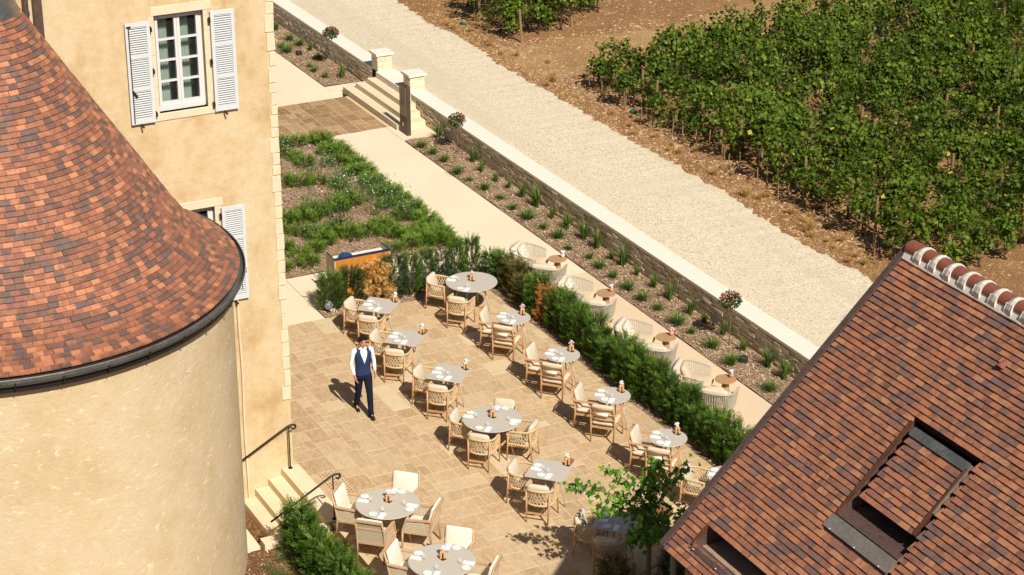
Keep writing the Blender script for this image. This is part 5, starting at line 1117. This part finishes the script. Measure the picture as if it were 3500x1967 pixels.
fc = bpy.data.curves.new('numeral', 'FONT'); fc.body = '6'; fc.size = .2; fc.extrude = .002; fo = bpy.data.objects.new('numeral', fc); C.objects.link(fo); bpy.context.view_layer.update(); fme = bpy.data.meshes.new_from_object(fo.evaluated_get(bpy.context.evaluated_depsgraph_get())); bpy.data.objects.remove(fo); fme.materials.clear(); link('numeral', fme, 'paper', sgn, (-.055, -.016, .78), (R(90), 0, 0))
for x, y, lb in ((-58.35, 27.95, 'green plastic tube lying at the far vines left of the lane'), (-48.1, 28.35, 'green plastic tube lying at the road edge of the dense vines')):
    m = MB(); m.tube([(-.12, 0, .05), (.12, .05, .05)], .05, 10); tag(m.build('plastic_tube', 'green_plastic', loc=(x, y, .6)), lb, 'tube')
# weeds and dry grass on the vineyard edge
for i in range(70):
    x = rg.uniform(-60, -35); y = rg.choice([rg.uniform(27.35, 28.5), rg.uniform(27.3, 28.2), rg.uniform(28, 31)]); big = i % 7 == 0
    if -51.5 > x > -55 and y > 28.5: continue
    t = thing('dry_grass_tuft', 'straw-coloured dry grass tuft on the soil verge between road and vines', 'grass', (x, y, .59), rg.uniform(0, 6), 'dry grass tufts on the verge'); t.scale = (rg.uniform(.5, .8)*(1.4 if big else 1),)*3; link('blades', rg.choice(GD), 'dry_grass', t)
n = 700; P = np.stack([RNG.choice([-51.5, -49.5, -46.5, -43.5, -55.5], n)+RNG.normal(0, .7, n), 28.1+RNG.normal(0, .35, n), np.full(n, .63)], 1); L = RNG.uniform(.02, .045, n); tag(link('daisies', cloud_mesh('daisies', leaves(P, rand_unit(n)*np.array([1, 1, .15]), np.tile([0, 0, 1.], (n, 1)), L, L*.9), RNG.random(n)), 'white_petal'), 'scattered tiny white wild flowers on the vineyard verge', 'flowers', kind='stuff')
n = 5200; xs_ = RNG.uniform(-62, -35, n); P = np.stack([xs_, 27.3+np.abs(RNG.normal(0, .55, n)), np.full(n, .60)], 1); k = RNG.random(n) < .35; P[k, 1] = RNG.uniform(28, 44, k.sum()); D = rand_unit(n)*.7+np.array([0, 0, .7]); L = RNG.uniform(.05, .16, n)
tag(link('verge_grass', cloud_mesh('verge_grass', leaves(P, D, rand_unit(n), L, L*.1), RNG.random(n)), 'dry_grass'), 'sparse dry grass and weeds growing over the vineyard soil', 'grass', kind='stuff')

# ------------------------------------------------------------------ young tree in the foreground
TB = Vector((-26.5, 16.15, -.1)); TREE = thing('young_tree', 'young leafy tree with a slim trunk in front of the shaded table', 'tree', TB)
m = MB(); m.tube([(0, 0, 0), (.0, .0, 1.0), (-.02, .01, 2.0), (0, 0, 2.55)], [.052, .044, .032, .012], 8); m.build('trunk', 'bark_grey', TREE, smooth=True)
rgt = np.random.default_rng(4); limbs = []
def limb(pts, r):
    m = MB(); m.tube(pts, [r*(1-.75*i/(len(pts)-1)) for i in range(len(pts))], 6); m.build('branch', 'bark_grey', TREE, smooth=True); limbs.append([np.array(p, float) for p in pts])
limb([(0, 0, 1.75), (-.35, -.45, 2.1), (-.62, -.85, 2.28), (-.8, -1.15, 2.32)], .018); limb([(0, 0, 1.9), (-.35, -.25, 2.35), (-.6, -.5, 2.55)], .016); limb([(0, 0, 1.6), (.35, .25, 1.95), (.65, .5, 2.15), (.85, .6, 2.1)], .016)
limb([(0, 0, 2.1), (.1, .35, 2.45), (.0, .75, 2.65)], .014); limb([(0, 0, 1.5), (.45, -.05, 1.75), (.75, .1, 1.7)], .014); limb([(0, 0, 1.45), (.1, .3, 1.55), (.2, .45, 1.3)], .012); limb([(0, 0, 1.4), (-.15, -.1, 1.5), (-.25, -.2, 1.2)], .011); limb([(0, 0, 2.3), (-.1, .1, 2.6), (-.1, .15, 2.8)], .012); limb([(0, 0, 1.8), (-.2, -.55, 2.0), (-.3, -.95, 2.0)], .012)
LP, LD, LN, LL, LR = [], [], [], [], []
for li, pts in enumerate(limbs):
    for (a, b) in zip(pts, pts[1:]):
        for k in range(34):
            f = rgt.random(); p = a+(b-a)*f+rgt.normal(0, .07, 3); d = rgt.normal(0, .6, 3)+np.array([0, 0, -.75]); LP.append(p); LD.append(d); LN.append(rgt.normal(0, .5, 3)+np.array([.5, -.2, .8])); LL.append(rgt.uniform(.10, .16)); LR.append(rgt.random())
for k in range(240): p = np.array([rgt.normal(0, .16), rgt.normal(0, .16), rgt.uniform(1.2, 2.6)]); LP.append(p); LD.append(rgt.normal(0, .6, 3)+np.array([0, 0, -.75])); LN.append(rgt.normal(0, .5, 3)+np.array([.5, -.2, .8])); LL.append(rgt.uniform(.09, .15)); LR.append(rgt.random()*.8)
LP, LD, LN, LL, LR = map(np.array, (LP, LD, LN, LL, LR)); LD /= np.linalg.norm(LD, axis=1, keepdims=True); SD = np.cross(LD, LN); SD /= np.linalg.norm(SD, axis=1, keepdims=True)
Vs = [leaves(LP, LD, LN, LL, LL*.42, .06)]
for sg_ in (-1, 1): Vs.append(leaves(LP+LD*LL[:, None]*.12, LD*.75+SD*sg_*.8, LN, LL*.62, LL*.26, .06))
link('crown', cloud_mesh('crown', np.concatenate(Vs), np.tile(LR, 3)), 'tree_leaf', TREE)
fn = thing('tree_stakes', 'short wooden stake frame around the foot of the young tree', 'fence', (-26.8, 16.3, -.1))
for y in (-.26, .26): m = MB(); m.tube([(0, y, 0), (0, y, .72)], [.045, .042], 9); m.build('stake', 'post_wood', fn)
for a, b in (((0, -.26, .42), (0, .26, .58)), ((0, -.26, .30), (.35, -.1, .34)), ((0, .26, .52), (.35, .15, .4))): m = MB(); m.tube([a, b], .022, 7); m.build('rail', 'post_wood', fn)
for k, (x, y, mt, lb) in enumerate([(-26.95, 15.72, 'yew_olive', 'brownish dry shrub in the shade beside the young tree'), (-26.75, 16.85, 'yew_dark', 'dark shrub in the shade behind the tree stakes'), (-26.3, 17.3, 'yew_dark', 'dark shrub in the shade close to the tiled building')]):
    plant('yew_shrub', lb, 'shrub', 'shaded shrubs by the building', rg.choice(OLIVE if 'olive' in mt else DARK), YS[0], mt, (x, y, -.05), 1.0, .75)
m = MB(); m.box(-27.15, -23.9, 15.4, 17.8, -.002, .03); o = struct('tree_bed', m, 'bed_soil')

# ------------------------------------------------------------------ person
def person(loc, rz):
    t = thing('person', 'person in navy waistcoat, white shirt and dark trousers walking across the terrace', 'person', loc, rz)
    J = {'pel': (0, 0, .95), 'sp': (.0, 0, 1.15), 'ch': (.01, 0, 1.38), 'nk': (.02, 0, 1.53), 'hd': (.045, 0, 1.62), 'ht': (.04, 0, 1.74), 'hr': (-.01, -.09, .92), 'kr': (-.06, -.10, .50), 'ar': (-.24, -.10, .13), 'fr': (-.13, -.11, .06),
         'hl': (.01, .09, .92), 'kl': (.16, .09, .51), 'al': (.25, .08, .09), 'fl': (.40, .09, .04), 'sr': (0, -.19, 1.45), 'er': (-.04, -.26, 1.18), 'wr': (.10, -.23, .95), 'sl': (0, .19, 1.45), 'el': (-.05, .27, 1.18), 'wl': (.02, .27, .94)}
    E_ = [('pel', 'sp'), ('sp', 'ch'), ('ch', 'nk'), ('nk', 'hd'), ('hd', 'ht'), ('pel', 'hr'), ('hr', 'kr'), ('kr', 'ar'), ('ar', 'fr'), ('pel', 'hl'), ('hl', 'kl'), ('kl', 'al'), ('al', 'fl'), ('ch', 'sr'), ('sr', 'er'), ('er', 'wr'), ('ch', 'sl'), ('sl', 'el'), ('el', 'wl')]
    RAD = dict(pel=(.13, .10), sp=(.12, .09), ch=(.10, .08), nk=(.055, .055), hd=(.078, .09), ht=(.07, .075), hr=(.075, .075), kr=(.05, .05), ar=(.024, .024), fr=(.018, .018), hl=(.075, .075), kl=(.05, .05), al=(.024, .024), fl=(.018, .018), sr=(.035, .035), er=(.034, .034), wr=(.026, .026), sl=(.035, .035), el=(.034, .034), wl=(.026, .026))
    for sd, w, e, oy in (('r', 'wr', 'er', -1), ('l', 'wl', 'el', 1)):
        W = Vector(J[w]); d = (W-Vector(J[e])).normalized(); palm = W+d*.075; J['pm'+sd] = tuple(palm); RAD['pm'+sd] = (.032, .020); E_.append((w, 'pm'+sd)); fwd = Vector((1, 0, 0)); fwd = (fwd-d*fwd.dot(d)).normalized(); inn = Vector((0, -oy, 0))
        for q, (off, ln) in enumerate(((.030, .075), (.011, .085), (-.010, .078), (-.028, .06))):
            k = f'k{sd}{q}'; tp = f't{sd}{q}'; J[k] = tuple(palm+d*.035+fwd*off); J[tp] = tuple(Vector(J[k])+d*ln*.8+inn*ln*.45); RAD[k] = (.0105,)*2; RAD[tp] = (.008,)*2; E_ += [('pm'+sd, k), (k, tp)]
        J['th'+sd] = tuple(W+d*.04+fwd*.045); J['tt'+sd] = tuple(W+d*.085+fwd*.055+inn*.02); RAD['th'+sd] = (.012,)*2; RAD['tt'+sd] = (.009,)*2; E_ += [(w, 'th'+sd), ('th'+sd, 'tt'+sd)]
    names = list(J); me = bpy.data.meshes.new('body'); me.from_pydata([J[k] for k in names], [(names.index(a), names.index(b)) for a, b in E_], []); tmp = bpy.data.objects.new('tmp', me); C.objects.link(tmp)
    tmp.modifiers.new('s', 'SKIN'); sk = me.skin_vertices[0].data
    for i, k in enumerate(names): sk[i].radius = RAD[k]; sk[i].use_root = (k == 'pel')
    sb = tmp.modifiers.new('u', 'SUBSURF'); sb.levels = 2; sb.render_levels = 2
    bpy.context.view_layer.update(); dg = bpy.context.evaluated_depsgraph_get(); bm_ = bpy.data.meshes.new_from_object(tmp.evaluated_get(dg)); bpy.data.objects.remove(tmp)
    for p in bm_.polygons: p.use_smooth = True
    bm_.materials.clear(); body = link('body', bm_, 'skin', t)
    hc = (.045, 0, 1.655)
    m = MB(); m.sphere(hc, .1, 20, 14, 1.22, .92, .78); m.bar((.12, 0, 1.672), (.148, 0, 1.632), .022, .022); m.sphere((.142, 0, 1.632), .014, 8, 6); m.sphere((.095, 0, 1.575), .04, 10, 8, .7)
    for s in (-1, 1): m.sphere((.03, s*.082, 1.645), .028, 8, 6, 1.1, .6, .35)
    m.build('face', 'skin', t, smooth=True)
    m = MB()
    for s in (-1, 1): m.sphere((.126, s*.03, 1.662), .0095, 8, 5, .6); m.bar((.134, s*.012, 1.684), (.125, s*.052, 1.686), .012, .010)
    m.build('eyes_and_brows', 'hair', t); m = MB(); m.sphere((.131, 0, 1.600), .016, 8, 5, .3, .5, 1.2); m.build('lips', 'lip', t)
    m = MB(); rh = random.Random(2)
    for k in range(150):
        a = rh.uniform(0, 6.28); e = rh.uniform(-.05, 1.5); x, y, z = math.cos(a)*math.cos(e), math.sin(a)*math.cos(e), math.sin(e)
        if x > .45 and z < .55: continue
        m.sphere((hc[0]-.008+x*.093, y*.082, hc[2]+.015+z*.115), rh.uniform(.018, .028), 6, 4)
    for k in range(26): y = rh.uniform(-.07, .07); m.sphere((hc[0]+.075+rh.uniform(-.02, .015), y, hc[2]+.085+rh.uniform(-.01, .035)), rh.uniform(.014, .022), 6, 4)
    m.build('hair', 'hair', t)
    m = MB(); m.loft([(0, 0, .93, .125, .165), (0, 0, 1.05, .118, .155), (.005, 0, 1.2, .125, .168), (.01, 0, 1.33, .132, .185), (.008, 0, 1.42, .115, .19), (.01, 0, 1.475, .085, .15), (.018, 0, 1.51, .064, .075), (.03, 0, 1.555, .062, .062, .01)], 28); m.build('shirt', 'shirt', t, smooth=True)
    m = MB()
    for s, a, b, c in ((-1, 'sr', 'er', 'wr'), (1, 'sl', 'el', 'wl')):
        A_, B_, C_ = Vector(J[a]), Vector(J[b]), Vector(J[c]); m.tube([A_+Vector((0, -s*.05, .02)), A_, A_.lerp(B_, .5), B_, B_.lerp(C_, .5), C_.lerp(B_, .12), C_.lerp(B_, .05)], [.055, .064, .054, .047, .042, .036, .034], 12)
    m.build('sleeve', 'shirt', t, smooth=True)
    rings0 = [(0, 0, .92, .14, .18), (0, 0, .98, .136, .176), (.0, 0, 1.06, .13, .168), (.005, 0, 1.2, .137, .18), (.008, 0, 1.26, .14, .187), (.01, 0, 1.32, .143, .194), (.01, 0, 1.38, .137, .197), (.008, 0, 1.43, .122, .19), (.008, 0, 1.475, .098, .155), (.01, 0, 1.50, .08, .105)]
    rings = []
    for q0, q1 in zip(rings0, rings0[1:]): rings += [tuple(a+(b-a)*f/5 for a, b in zip(q0, q1)) for f in range(5)]
    rings.append(rings0[-1])
    def vneck(i, a):
        z = rings[i][2]; da = abs((a+PI) % (2*PI)-PI)
        if z >= 1.19 and da < (z-1.19)*1.75: return True
        if z < .95 and da < (.955-z)*7: return True
        return z > 1.33 and abs(da-PI/2) < min(.55, (z-1.33)*3.2) and z < 1.47
    m = MB(); m.loft(rings, 120, False, vneck); m.build('waistcoat', 'waistcoat', t, smooth=True)
    m = MB()
    for z in (1.0, 1.06, 1.12):
        for y in (-.03, .04): m.sphere((.134, y, z), .009, 6, 4)
    m.build('buttons', 'navy_trim', t)
    m = MB(); m.loft([(0, 0, .80, .115, .165), (0, 0, .88, .13, .178), (0, 0, .955, .126, .168)], 24)
    for h, k, a in (('hr', 'kr', 'ar'), ('hl', 'kl', 'al')):
        A_, B_, C_ = Vector(J[h]), Vector(J[k]), Vector(J[a]); dn = (C_-B_).normalized(); m.tube([A_+Vector((0, 0, .0)), A_.lerp(B_, .25), A_.lerp(B_, .6), B_, B_.lerp(C_, .4), B_.lerp(C_, .8), C_+dn*.055], [.098, .104, .086, .072, .068, .062, .066], 14)
    m.build('trousers', 'trousers', t, smooth=True)
    for a, f, pit in (('ar', 'fr', .55), ('al', 'fl', -.12)):
        A_ = Vector(J[a]); m = MB(); m.sphere((0, 0, 0), .055, 12, 8, .75, 1.0, .82); m.sphere((.12, 0, -.012), .05, 12, 8, .55, 1.6, .86); m.box(-.05, .19, -.036, .036, -.045, -.032)
        m.build('shoe', 'shoe', t, smooth=True, loc=(A_.x+.02, A_.y, A_.z-.035 if a == 'al' else A_.z-.04), rot=(0, pit, 0))
    return t
person((-35.40, 14.62, .002), R(-6)).scale = (.96, .92, .985)
